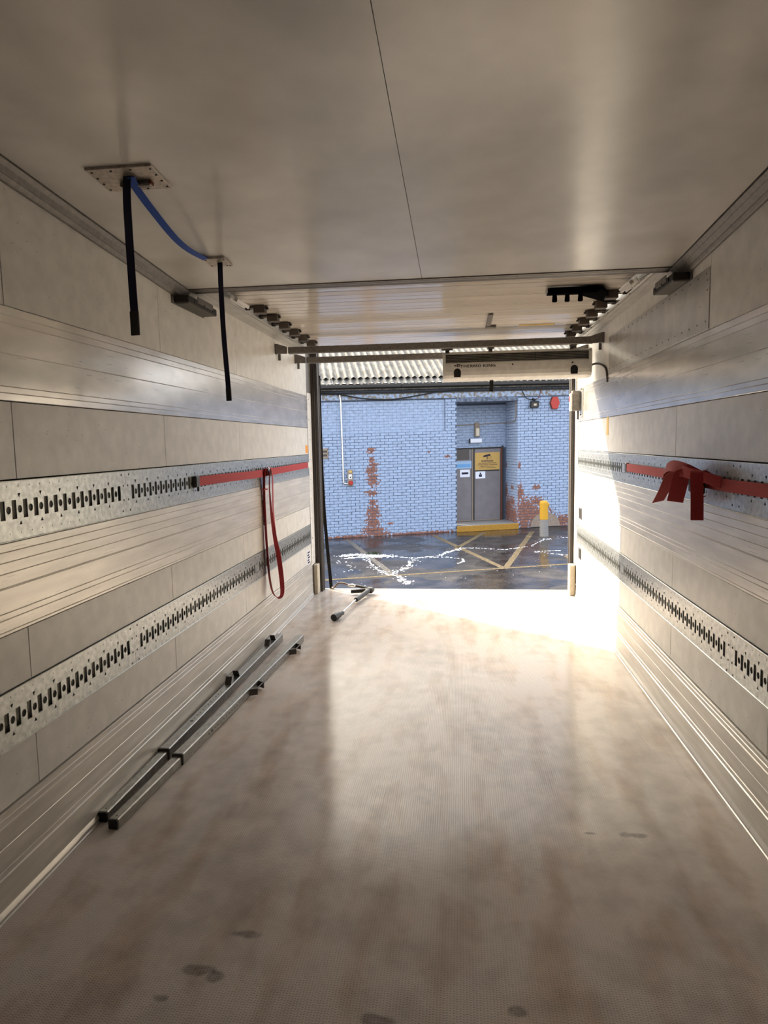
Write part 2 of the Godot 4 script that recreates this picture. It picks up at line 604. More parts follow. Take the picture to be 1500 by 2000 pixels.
# ---------------------------------------------------------------- box body
func build_shell() -> void:
	var fl := setting("floor", "wet brown-grey anti-slip resin load floor running to the open rear")
	var st := begin()
	var c := [Vector3(LEFT - 0.02, 0, FRONT), Vector3(RIGHT + 0.02, 0, FRONT), Vector3(RIGHT + 0.02, 0, REAR + 0.035), Vector3(LEFT - 0.02, 0, REAR + 0.035)]
	var cuts := 6
	for k in cuts:
		var a0: Vector3 = c[0].lerp(c[3], float(k) / cuts)
		var a1: Vector3 = c[1].lerp(c[2], float(k) / cuts)
		var b0: Vector3 = c[0].lerp(c[3], float(k + 1) / cuts)
		var b1: Vector3 = c[1].lerp(c[2], float(k + 1) / cuts)
		for p in [a0, b1, a1, a0, b0, b1]:
			st.set_normal(Vector3.UP)
			st.set_tangent(Plane(1, 0, 0, 1))
			st.set_uv2(Vector2((p.x - LEFT) / (RIGHT - LEFT), (FRONT - p.z) / (FRONT - REAR)))
			st.set_uv(Vector2(p.x / 0.034, -p.z / 0.030))
			st.add_vertex(p)
	obj("floor_covering", st, M.floor, fl)
	st = begin()
	box(st, Vector3(LEFT - 0.08, -0.12, REAR + 0.02), Vector3(RIGHT + 0.08, -0.002, FRONT))
	obj("floor_deck", st, M.core, fl)
	st = begin()
	block(st, Vector3(0, -0.028, REAR + 0.012), Vector3(2.60, 0.064, 0.045), 0.006)
	obj("rear_edge_trim", st, M.alu, fl)

	var ce := setting("ceiling", "cream white roof lining falling slightly towards the rear door")
	for half in [[-1.1865, -0.0125], [-0.0105, 1.1445]]:
		st = begin()
		prism(st, PackedVector2Array([Vector2(half[0], 0), Vector2(half[1], 0), Vector2(half[1], 0.012), Vector2(half[0], 0.012)]), FRONT + 3.32, sheared(-3.32))
		obj("ceiling_panel", st, M.ceiling, ce)
	st = begin()
	prism(st, PackedVector2Array([Vector2(LEFT - 0.06, 0.013), Vector2(RIGHT + 0.06, 0.013), Vector2(RIGHT + 0.06, 0.05), Vector2(LEFT - 0.06, 0.05)]), FRONT + 3.32, sheared(-3.32))
	obj("roof_core", st, M.core, ce)
	st = begin()
	box(st, Vector3(LEFT - 0.08, 2.94, REAR), Vector3(RIGHT + 0.08, 3.0, FRONT + 0.06))
	obj("outer_roof", st, M.white, ce)

	for s in [-1, 1]:
		var tr := setting("trim_1" if s < 0 else "trim_2", "grey aluminium cove strip between ceiling and %s wall" % ("left" if s < 0 else "right"))
		var e: float = 0.041 if s < 0 else 0.057
		st = begin()
		prism(st, PackedVector2Array([Vector2(wx(s, -0.01), 0.012), Vector2(wx(s, -0.01), -0.053), Vector2(wx(s, 0.009), -0.053), Vector2(wx(s, 0.013), -0.050), Vector2(wx(s, 0.022), -0.040), Vector2(wx(s, 0.0225), -0.037), Vector2(wx(s, e * 0.72), -0.021), Vector2(wx(s, e * 0.72 + 0.001), -0.019), Vector2(wx(s, e), -0.006), Vector2(wx(s, e), 0.012)]), FRONT + 3.36, sheared(-3.36))
		obj("cove_profile", st, M.dull, tr)
	var bt := setting("trim_3", "grey grooved aluminium strip closing the rear end of the ceiling")
	st = begin()
	var y := roof_y(-3.32)
	# profile in z, y swept along x
	var along_x := Transform3D(Basis(Vector3(0, 0, -1), Vector3(0, 1, 0), Vector3(1, 0, 0)), Vector3(LEFT + 0.035, y, -3.322))
	prism(st, PackedVector2Array([Vector2(0.003, 0.01), Vector2(0.003, -0.004), Vector2(0.02, -0.005), Vector2(0.021, -0.002), Vector2(0.024, -0.002), Vector2(0.025, -0.005), Vector2(0.046, -0.006), Vector2(0.046, 0.02)]), 2.36, along_x)
	obj("edge_profile", st, M.dull, bt)
	st = begin()
	prism(st, PackedVector2Array([Vector2(0.052, 0.05), Vector2(0.052, 0.006), Vector2(0.12, 0.002), Vector2(0.12, 0.05)]), 2.36, along_x)
	obj("back_rail", st, M.darkmetal, bt)
	st = begin()
	box(st, Vector3(LEFT, y + 0.03, -3.40), Vector3(RIGHT, 2.94, -3.34))
	obj("closing_board", st, M.white, bt)
	var fw := setting("wall_front", "white bulkhead at the cab end")
	st = begin()
	box(st, Vector3(LEFT - 0.08, -0.1, FRONT), Vector3(RIGHT + 0.08, 2.95, FRONT + 0.06))
	obj("bulkhead", st, M.panel, fw)

# flat strip with v-grooves: points (height, stand-off)
func grooved(y0: float, y1: float, proud: float, grooves: Array, gw := 0.004, gd := 0.003) -> Array:
	var p := [Vector2(y0, -0.006), Vector2(y0, proud * 0.5), Vector2(y0 + 0.002, proud)]
	for g in grooves:
		p.append(Vector2(g - gw / 2, proud))
		p.append(Vector2(g, proud - gd))
		p.append(Vector2(g + gw / 2, proud))
	p.append(Vector2(y1 - 0.002, proud))
	p.append(Vector2(y1, proud * 0.5))
	p.append(Vector2(y1, -0.006))
	return p

func strip(s: int, prof: Array, z0: float, z1: float) -> SurfaceTool:
	var st := begin()
	var poly := PackedVector2Array()
	for p in prof:
		poly.append(Vector2(wx(s, p.y), p.x))
	prism(st, poly, z1 - z0, Transform3D(Basis(), Vector3(0, 0, z0)))
	return st

func build_walls() -> void:
	for s in [-1, 1]:
		var side: String = "left" if s < 0 else "right"
		var wall := setting("wall_" + side, "%s wall of cream panels, aluminium scuff rails and ridged kick plate" % side)
		var back := -6.08
		var st := begin()
		box(st, Vector3(wx(s, -0.03), -0.12, REAR + 0.01), Vector3(wx(s, -0.09), 2.95, FRONT + 0.05))
		obj("wall_core", st, M.core, wall)
		# track channels are the gaps between these panels
		var seams: Array = [-1.97, -3.06, -4.15, -5.24] if s < 0 else [-2.325, -3.39, -4.46, -5.53]
		var bands := [[1.8715, 2.93, 1], [1.3345, 1.5755, 0], [0.684, 0.854, 0], [0.3285, 0.500, 0]]
		for b in bands:
			var cuts := [FRONT]
			var list := seams.duplicate()
			if s > 0 and b[2] == 1:
				list = [-1.9, -2.99, -4.9]
			for q in list:
				cuts.append(q)
			cuts.append(back)
			if cuts[1] < 0.0:
				cuts.insert(1, cuts[1] + 1.09)
			for k in cuts.size() - 1:
				st = begin()
				var z0: float = cuts[k + 1] + 0.0012
				var z1: float = cuts[k] - 0.0012
				block(st, Vector3(wx(s, -0.0148), (b[0] + b[1]) / 2, (z0 + z1) / 2), Vector3(0.0296, b[1] - b[0], z1 - z0), 0.0012)
				obj("wall_panel", st, M.panel, wall)
		obj("scuff_rail", strip(s, grooved(1.578, 1.8695, 0.004, [1.601, 1.621, 1.722, 1.816, 1.842]), back, FRONT), M.scuff, wall)
		obj("aluminium_plank", strip(s, grooved(0.857, 1.139, 0.004, [0.868, 0.905, 0.925, 1.0, 1.003, 1.046, 1.080, 1.112]), back, FRONT), M.plank, wall)
		# kick plate with ridges and a coved foot
		var k2 := [Vector2(-0.01, -0.006), Vector2(-0.01, 0.018), Vector2(0.004, 0.018), Vector2(0.007, 0.0145), Vector2(0.013, 0.0145), Vector2(0.018, 0.017), Vector2(0.022, 0.0155), Vector2(0.034, 0.009), Vector2(0.118, 0.006), Vector2(0.121, 0.010), Vector2(0.127, 0.010), Vector2(0.130, 0.006), Vector2(0.146, 0.006), Vector2(0.148, 0.003), Vector2(0.152, 0.006), Vector2(0.214, 0.006), Vector2(0.216, 0.0045), Vector2(0.218, 0.006), Vector2(0.278, 0.006), Vector2(0.281, 0.002), Vector2(0.285, 0.006), Vector2(0.300, 0.006), Vector2(0.303, 0.003), Vector2(0.306, 0.007), Vector2(0.316, 0.007), Vector2(0.319, 0.011), Vector2(0.324, 0.011), Vector2(0.326, 0.007), Vector2(0.326, -0.006)]
		obj("kick_plate", strip(s, k2, back, FRONT), M.kick, wall)
	var wr: Node3D = get_node("wall_right")
	var st := begin()
	block(st, Vector3(wx(1, 0.0015), 2.0035, -3.945), Vector3(0.003, 0.253, 1.90), 0.001)
	obj("cover_plate", st, M.alu, wr)
	st = begin()
	block(st, Vector3(wx(1, 0.0035), 2.046, -3.945), Vector3(0.002, 0.003, 1.89))
	obj("plate_rib", st, M.alu, wr)
	st = begin()
	for k in 19:
		for q in [[2.108, 0.0], [1.912, 0.05]]:
			lathe(st, [Vector2(0.0, 0.0022), Vector2(0.003, 0.0015), Vector2(0.0045, 0)], 6, Transform3D(Basis(Vector3(0, 0, 1), Vector3(-1, 0, 0), Vector3(0, -1, 0)), Vector3(wx(1, 0.003), q[0], -3.03 - 0.1015 * k)))
	for yy in [2.04, 2.08]:
		lathe(st, [Vector2(0.0, 0.0022), Vector2(0.003, 0.0015), Vector2(0.0045, 0)], 6, Transform3D(Basis(Vector3(0, 0, 1), Vector3(-1, 0, 0), Vector3(0, -1, 0)), Vector3(wx(1, 0.003), yy, -3.02)))
	tag(obj("rivets", st, M.screw, wr), "", "", "", "stuff")

# ---------------------------------------------------------------- load tracks
# one half pitch of the plate: from the middle of a slot to the middle of a hole
func half_cell(top: float, bottom: float, notched: bool) -> PackedVector2Array:
	var e := PITCH / 2
	var p := PackedVector2Array([Vector2(0, bottom), Vector2(0, -0.030), Vector2(0.0112, -0.030), Vector2(0.0112, 0.030), Vector2(0, 0.030), Vector2(0, top), Vector2(e, top)])
	if notched:
		p.append_array([Vector2(e, 0.0505), Vector2(e - 0.0075, 0.0505), Vector2(e, 0.0365)])
	for k in 9:
		var a := PI / 2 + PI * k / 8
		p.append(Vector2(e + 0.0112 * cos(a), 0.0122 * sin(a)))
	if notched:
		p.append_array([Vector2(e, -0.0365), Vector2(e - 0.0075, -0.0495), Vector2(e, -0.0495)])
	p.append(Vector2(e, bottom))
	return p

func build_tracks() -> void:
	var joints := [0.85, -0.90, -2.65, -4.40, -6.09]
	for s in [-1, 1]:
		for level in [[1.239, 0.090, -0.0965, "upper"], [0.588, 0.092, -0.0845, "lower"]]:
			for k in joints.size() - 1:
				if k == 0:
					continue
				var z1: float = joints[k] - 0.0008
				var z0: float = joints[k + 1] + 0.0008
				var side: String = "left" if s < 0 else "right"
				var spot: String = ["nearest to the viewer", "the middle length, halfway to the door", "the far length, ending at the door post"][k - 1]
				var t := thing("load_track", "%s galvanised slotted load track on %s wall, %s" % [level[3], side, spot], "load track", Vector3(wx(s, 0), level[0], (z0 + z1) / 2), "slotted load tracks along the walls")
				# local frame: x = along -z, y = up, z = out of the wall
				var out := Vector3(-s, 0, 0)
				var f := Transform3D(Basis(Vector3(0, 1, 0).cross(out), Vector3(0, 1, 0), out), Vector3(wx(s, 0), level[0], 0))
				var st := begin()
				var n := int(floor((z1 - z0 - 0.1) / PITCH))
				var first := z1 - 0.06
				var zs := []
				for j in n + 1:
					zs.append(first - PITCH * j)
				var front := 0.004
				for j in n:
					for h in 2:
						var poly := half_cell(level[1], level[2], j % 2 == 0)
						# h = 0 runs from slot j to the hole, h = 1 from slot j + 1 back
						var za: float = zs[j] if h == 0 else zs[j + 1]
						var sg := -1.0 if h == 0 else 1.0
						var g := PackedVector2Array()
						for p in poly:
							g.append(Vector2(za + sg * p.x, level[0] + p.y))
						cell(st, g, s, front, za, level[0] + level[1], level[0] + level[2], PITCH / 2)
				# the plain ends of the plate, round half a slot
				for e in 2:
					var zc: float = zs[0] if e == 0 else zs[n]
					var ze: float = z1 if e == 0 else z0
					var sg := signf(ze - zc)
					var g := PackedVector2Array()
					for p in [Vector2(zc, level[0] + level[2]), Vector2(zc, level[0] - 0.03), Vector2(zc + sg * 0.0112, level[0] - 0.03), Vector2(zc + sg * 0.0112, level[0] + 0.03), Vector2(zc, level[0] + 0.03), Vector2(zc, level[0] + level[1]), Vector2(ze, level[0] + level[1]), Vector2(ze, level[0] + level[2])]:
						g.append(p)
					cell(st, g, s, front, zc, level[0] + level[1], level[0] + level[2], absf(ze - zc))
				# top and bottom flanges, turned out a little
				for v in [level[0] + level[1], level[0] + level[2]]:
					block(st, Vector3(wx(s, 0.002), v, (z0 + z1) / 2), Vector3(0.011, 0.0035, z1 - z0), 0.001)
				obj("slotted_plate", st, M.galv, t)
				st = begin()
				box(st, Vector3(wx(s, -0.022), level[0] + level[2], z0), Vector3(wx(s, -0.026), level[0] + level[1], z1))
				for v in [0.052, -0.052]:
					box(st, Vector3(wx(s, 0.0), level[0] + v - 0.001, z0), Vector3(wx(s, -0.024), level[0] + v + 0.001, z1))
				obj("back_channel", st, M.channel, t)
				st = begin()
				for zz in [z1 - 0.018, z0 + 0.018]:
					for v in [0.075, 0.03, -0.03, -0.075]:
						lathe(st, [Vector2(0.0, 0.0022), Vector2(0.0035, 0.0015), Vector2(0.005, 0)], 8, Transform3D(Basis(Vector3(0, 0, s), Vector3(-s, 0, 0), Vector3(0, -1, 0)), Vector3(wx(s, front), level[0] + v, zz + (0.012 if absf(v) > 0.05 else 0.0) * signf(zz - (z0 + z1) / 2) * -1.0)))
				obj("screws", st, M.screw, t)
				tag(t.get_node("screws"), "", "", "", "stuff")
				st = begin()
				for j in range(0, n, 1):
					for v in [0.074, -0.074]:
						lathe(st, [Vector2(0.0, 0.0014), Vector2(0.0025, 0.001), Vector2(0.0038, 0)], 6, Transform3D(Basis(Vector3(0, 0, s), Vector3(-s, 0, 0), Vector3(0, -1, 0)), Vector3(wx(s, front), level[0] + v, zs[j] - PITCH / 2)))
				tag(obj("rivet_dimples", st, M.galv, t), "", "", "", "stuff")

# one piece of the slotted plate: front face and the walls of its openings
func cell(st: SurfaceTool, g: PackedVector2Array, s: int, front: float, za: float, top: float, bottom: float, span: float) -> void:
	var n := Vector3(-s, 0, 0)
	var idx := Geometry2D.triangulate_polygon(g)
	for k in range(0, idx.size(), 3):
		var a := g[idx[k]]
		var b := g[idx[k + 1]]
		var c := g[idx[k + 2]]
		tri(st, Vector3(wx(s, front), a.y, a.x), Vector3(wx(s, front), b.y, b.x), Vector3(wx(s, front), c.y, c.x), n)
	var mid := Vector2()
	for p in g:
		mid += p / g.size()
	for k in g.size():
		var a := g[k]
		var b := g[(k + 1) % g.size()]
		# skip the outer edges, which touch the next piece
		if absf(a.x - b.x) < 1e-6 and (absf(absf(a.x - za) - span) < 1e-6 or absf(a.x - za) < 1e-6):
			continue
		if absf(a.y - b.y) < 1e-6 and (absf(a.y - top) < 1e-6 or absf(a.y - bottom) < 1e-6):
			continue
		var d := (b - a).normalized()
		var nn := Vector3(0, d.x, -d.y)
		var m2 := (a + b) / 2
		if nn.dot(Vector3(0, m2.y - mid.y, m2.x - mid.x)) < 0.0:
			nn = -nn
		quad(st, Vector3(wx(s, front), a.y, a.x), Vector3(wx(s, front), b.y, b.x), Vector3(wx(s, front - 0.006), b.y, b.x), Vector3(wx(s, front - 0.006), a.y, a.x), nn)

# ---------------------------------------------------------------- rear frame
func build_rear() -> void:
	for s in [-1, 1]:
		var side: String = "left" if s < 0 else "right"
		var t := setting("trim_4" if s < 0 else "trim_5", "dark %s post of the rear door frame with white screwed strip and bumper block" % side)
		var st := begin()
		block(st, Vector3(wx(s, -0.04), 1.42, -6.235), Vector3(0.075, 3.03, 0.31), 0.003)
		obj("post", st, M.dull, t)
		st = begin()
		block(st, Vector3(wx(s, -0.0005), 1.095, -6.17), Vector3(0.005, 1.61, 0.15), 0.001)
		obj("white_strip", st, M.white, t)
		st = begin()
		for k in 9:
			lathe(st, [Vector2(0.0, 0.003), Vector2(0.004, 0.002), Vector2(0.006, 0)], 8, Transform3D(Basis(Vector3(0, 0, s), Vector3(-s, 0, 0), Vector3(0, -1, 0)), Vector3(wx(s, 0.002), 0.36 + 0.185 * k, -6.145)))
		tag(obj("screws", st, M.screw, t), "", "", "", "stuff")
		# ribbed guide channel, profile in x, z swept upward
		st = begin()
		var d: float = 0.062 if s < 0 else 0.034
		var prof := PackedVector2Array()
		for q in [[-0.003, -6.27], [d * 0.3, -6.27], [d * 0.3, -6.276], [d * 0.42, -6.276], [d * 0.42, -6.27], [d * 0.66, -6.27], [d * 0.66, -6.277], [d * 0.78, -6.277], [d * 0.78, -6.27], [d, -6.27], [d, -6.30], [d - 0.006, -6.305], [d - 0.006, -6.35], [d, -6.355], [d, -6.385], [-0.003, -6.385]]:
			prof.append(Vector2(wx(s, q[0]), -q[1]))
		prism(st, prof, 2.9, Transform3D(Basis(Vector3(1, 0, 0), Vector3(0, 0, -1), Vector3(0, 1, 0)), Vector3(0, -0.01, 0)))
		obj("guide_channel", st, M.darkmetal, t)
		st = begin()
		block(st, Vector3(wx(s, 0.02 if s < 0 else 0.026), 0.142, -6.21), Vector3(0.04 if s < 0 else 0.052, 0.285, 0.10), 0.005)
		obj("bumper_block", st, M.cream, t)
	var l := setting("trim_6", "lintel over the rear door opening")
	var st := begin()
	block(st, Vector3(-0.01, 2.86, -6.335), Vector3(2.6, 0.16, 0.11), 0.004)
	obj("lintel_beam", st, M.dull, l)
	# a rubber sealing strip that has come away from the left post
	st = begin()
	var pts := along([Vector3(-1.176, 2.08, -6.392), Vector3(-1.172, 1.3, -6.394), Vector3(-1.157, 0.72, -6.396), Vector3(-1.108, 0.004, -6.392)], 6)
	webbing(st, pts, Vector3(1, 0, 0), 0.032, 0.008)
	one("rubber_seal", "black rubber sealing strip leaning off the left rear door post", "seal strip", st, M.rubber)

# ---------------------------------------------------------------- roller shutter
func build_shutter() -> void:
	var t := thing("roller_shutter", "open roller shutter door of cream slats stored flat under the roof above the doorway", "roller shutter")
	var slat := [3.46, 3.69, 3.97, 4.25, 4.53, 4.81, 5.08, 5.36, 5.66]
	var along_x := Transform3D(Basis(Vector3(0, 0, -1), Vector3(0, 1, 0), Vector3(1, 0, 0)), Vector3(-1.075, 0, 0))
	for k in slat.size() - 1:
		var a: float = slat[k] + 0.002
		var b: float = slat[k + 1] - 0.002
		var m := (a + b) / 2
		var st := begin()
		prism(st, PackedVector2Array([Vector2(a, 2.285), Vector2(a, 2.256), Vector2(a + 0.004, 2.252), Vector2(m - 0.052, 2.251), Vector2(m - 0.046, 2.2545), Vector2(m - 0.040, 2.251), Vector2(m + 0.040, 2.251), Vector2(m + 0.046, 2.2545), Vector2(m + 0.052, 2.251), Vector2(b - 0.004, 2.252), Vector2(b, 2.256), Vector2(b, 2.285)]), 2.13, along_x)
		obj("slat", st, M.slat, t)
	for s in [-1, 1]:
		for k in range(2, 8):
			var z: float = -slat[k]
			var x: float = -1.03 if s < 0 else 1.035
			var st := begin()
			block(st, Vector3(x - s * 0.020, 2.228, z), Vector3(0.066, 0.044, 0.062), 0.002)
			block(st, Vector3(x + s * 0.030, 2.244, z - 0.012), Vector3(0.06, 0.012, 0.05), 0.002)
			block(st, Vector3(x - s * 0.056, 2.241, z - 0.012), Vector3(0.012, 0.018, 0.036), 0.002)
			obj("hinge", st, M.hinge, t)
			st = begin()
			tube(st, [Vector3(x + s * 0.045, 2.243, z - 0.01), Vector3(x + s * 0.085, 2.243, z - 0.01)], 0.014, 10)
			obj("roller", st, M.black, t)
			st = begin()
			tube(st, [Vector3(x - s * 0.058, 2.232, z + 0.01), Vector3(x - s * 0.072, 2.232, z + 0.01)], 0.006, 8)
			obj("hinge_pin", st, M.black, t)
		# perforated end brackets behind the ceiling edge
		var st := begin()
		var x0: float = -1.075 if s < 0 else 1.08
		var tilt := Transform3D(Basis(Vector3(0, 0, 1), 0.55 * s), Vector3(x0, 2.222, -3.66))
		block(st, Vector3.ZERO, Vector3(0.062, 0.004, 0.27), 0.001, tilt)
		block(st, Vector3(-s * 0.034, 0.008, 0.0), Vector3(0.004, 0.026, 0.25), 0.001, tilt)
		block(st, Vector3(-s * 0.06, 0.014, 0.01), Vector3(0.02, 0.02, 0.2), 0.002, tilt)
		obj("end_bracket", st, M.white, t)
		st = begin()
		for q in [[-0.012, 0.1], [0.014, 0.07], [-0.01, 0.01], [0.013, -0.03], [-0.012, -0.08], [0.01, -0.1]]:
			tube(st, [tilt * Vector3(q[0], -0.0015, q[1]), tilt * Vector3(q[0], -0.0035, q[1])], 0.006, 8)
		tag(obj("bolts", st, M.screw, t), "", "", "", "stuff")
	# catch arm with three rubber stops
	var st := begin()
	block(st, Vector3(0.775, 2.226, -3.81), Vector3(0.27, 0.034, 0.05), 0.004)
	prism(st, PackedVector2Array([Vector2(0.80, 3.785), Vector2(0.93, 3.775), Vector2(1.065, 4.12), Vector2(1.02, 4.13), Vector2(0.86, 3.93), Vector2(0.80, 3.84)]), 0.02, Transform3D(Basis(Vector3(1, 0, 0), Vector3(0, 0, -1), Vector3(0, 1, 0)), Vector3(0, 2.218, 0)))
	obj("catch_arm", st, M.matte, t)
	st = begin()
	block(st, Vector3(0.648, 2.228, -3.81), Vector3(0.026, 0.03, 0.048), 0.003)
	obj("arm_end_plate", st, M.alu, t)
	for x in [0.685, 0.752, 0.822]:
		st = begin()
		tube(st, [Vector3(x, 2.212, -3.825), Vector3(x, 2.178, -3.83), Vector3(x, 2.174, -3.83)], [0.012, 0.014, 0.011], 12)
		obj("rubber_stop", st, M.matte, t)
	st = begin()
	block(st, Vector3(0.372, 2.243, -4.70), Vector3(0.034, 0.012, 0.42), 0.003)
	block(st, Vector3(0.392, 2.240, -4.955), Vector3(0.075, 0.02, 0.05), 0.004)
	obj("pull_bracket", st, M.dull, t)
	st = begin()
	block(st, Vector3(0.72, 2.2492, -5.0), Vector3(0.25, 0.002, 0.05))
	obj("yellow_sticker", st, M.tape, t)

	for s in [-1, 1]:
		var side: String = "left" if s < 0 else "right"
		var r := thing("shutter_track", "grey aluminium channel carrying the shutter rollers along the top of the %s wall" % side, "track", Vector3(wx(s, 0), 2.23, -4.6))
		st = begin()
		var e: float = 0.13 if s < 0 else 0.105
		var poly := PackedVector2Array()
		for q in [[0.0005, 2.305], [0.0005, 2.226], [0.05, 2.226], [0.052, 2.2285], [0.056, 2.2285], [0.058, 2.226], [e - 0.022, 2.226], [e - 0.02, 2.232], [e - 0.008, 2.232], [e - 0.006, 2.226], [e, 2.228], [e, 2.262], [e - 0.006, 2.262], [e - 0.006, 2.236], [0.008, 2.236], [0.008, 2.305]]:
			poly.append(Vector2(wx(s, q[0]), q[1]))
		prism(st, poly, 2.25, Transform3D(Basis(), Vector3(0, 0, -5.72)))
		obj("channel", st, M.alu, r)
	# two cross bars with wall brackets
	for k in 2:
		var z: float = -5.085 if k == 0 else -5.70
		var b := thing("cross_bar", ["grey square cross bar under the shutter, in front of the heater's top edge", "grey square cross bar behind the heater, directly above the open doorway"][k], "bar", Vector3(0, 2.11, z))
		st = begin()
		block(st, Vector3(0.0, 2.140, z), Vector3(2.26, 0.05, 0.045), 0.004)
		obj("bar_tube", st, M.dull, b)
		for s in [-1, 1]:
			st = begin()
			var x := wx(s, 0.0015)
			block(st, Vector3(x, 2.153, z), Vector3(0.003, 0.078, 0.06), 0.001)
			prism(st, PackedVector2Array([Vector2(0, 2.117), Vector2(0, 2.19), Vector2(0.02, 2.19), Vector2(0.095, 2.166), Vector2(0.095, 2.114)]), 0.004, Transform3D(Basis(Vector3(-s, 0, 0), Vector3(0, 1, 0), Vector3(0, 0, 1)), Vector3(wx(s, 0), 0, z + 0.023)))
			obj("end_plate", st, M.dull, b)
			st = begin()
			block(st, Vector3(x - s * 0.012, 2.10, z - 0.05), Vector3(0.022, 0.05, 0.003), 0.001)
			obj("hanging_tab", st, M.dull, b)

# ---------------------------------------------------------------- yard
func flat_on_yard(st: SurfaceTool, poly: PackedVector2Array, h: float) -> void:   # x = along the wall, y = out from it
	var xf := yard * Transform3D(Basis(Vector3(1, 0, 0), Vector3(0, 0, 1), Vector3(0, -1, 0)), Vector3(0, h, 0))
	prism(st, poly, h + 0.002, xf)

func line_on_yard(st: SurfaceTool, a: Vector2, b: Vector2, wide: float, rng: RandomNumberGenerator) -> void:
	var n := (b - a).orthogonal().normalized() * wide / 2
	var steps := int((b - a).length() / 0.25) + 1
	var one_side := PackedVector2Array()
	var other := PackedVector2Array()
	for k in steps + 1:
		var p := a.lerp(b, float(k) / steps)
		one_side.append(p + n * rng.randf_range(0.88, 1.05))
		other.append(p - n * rng.randf_range(0.88, 1.05))
	other.reverse()
	one_side.append_array(other)
	flat_on_yard(st, one_side, 0.003)

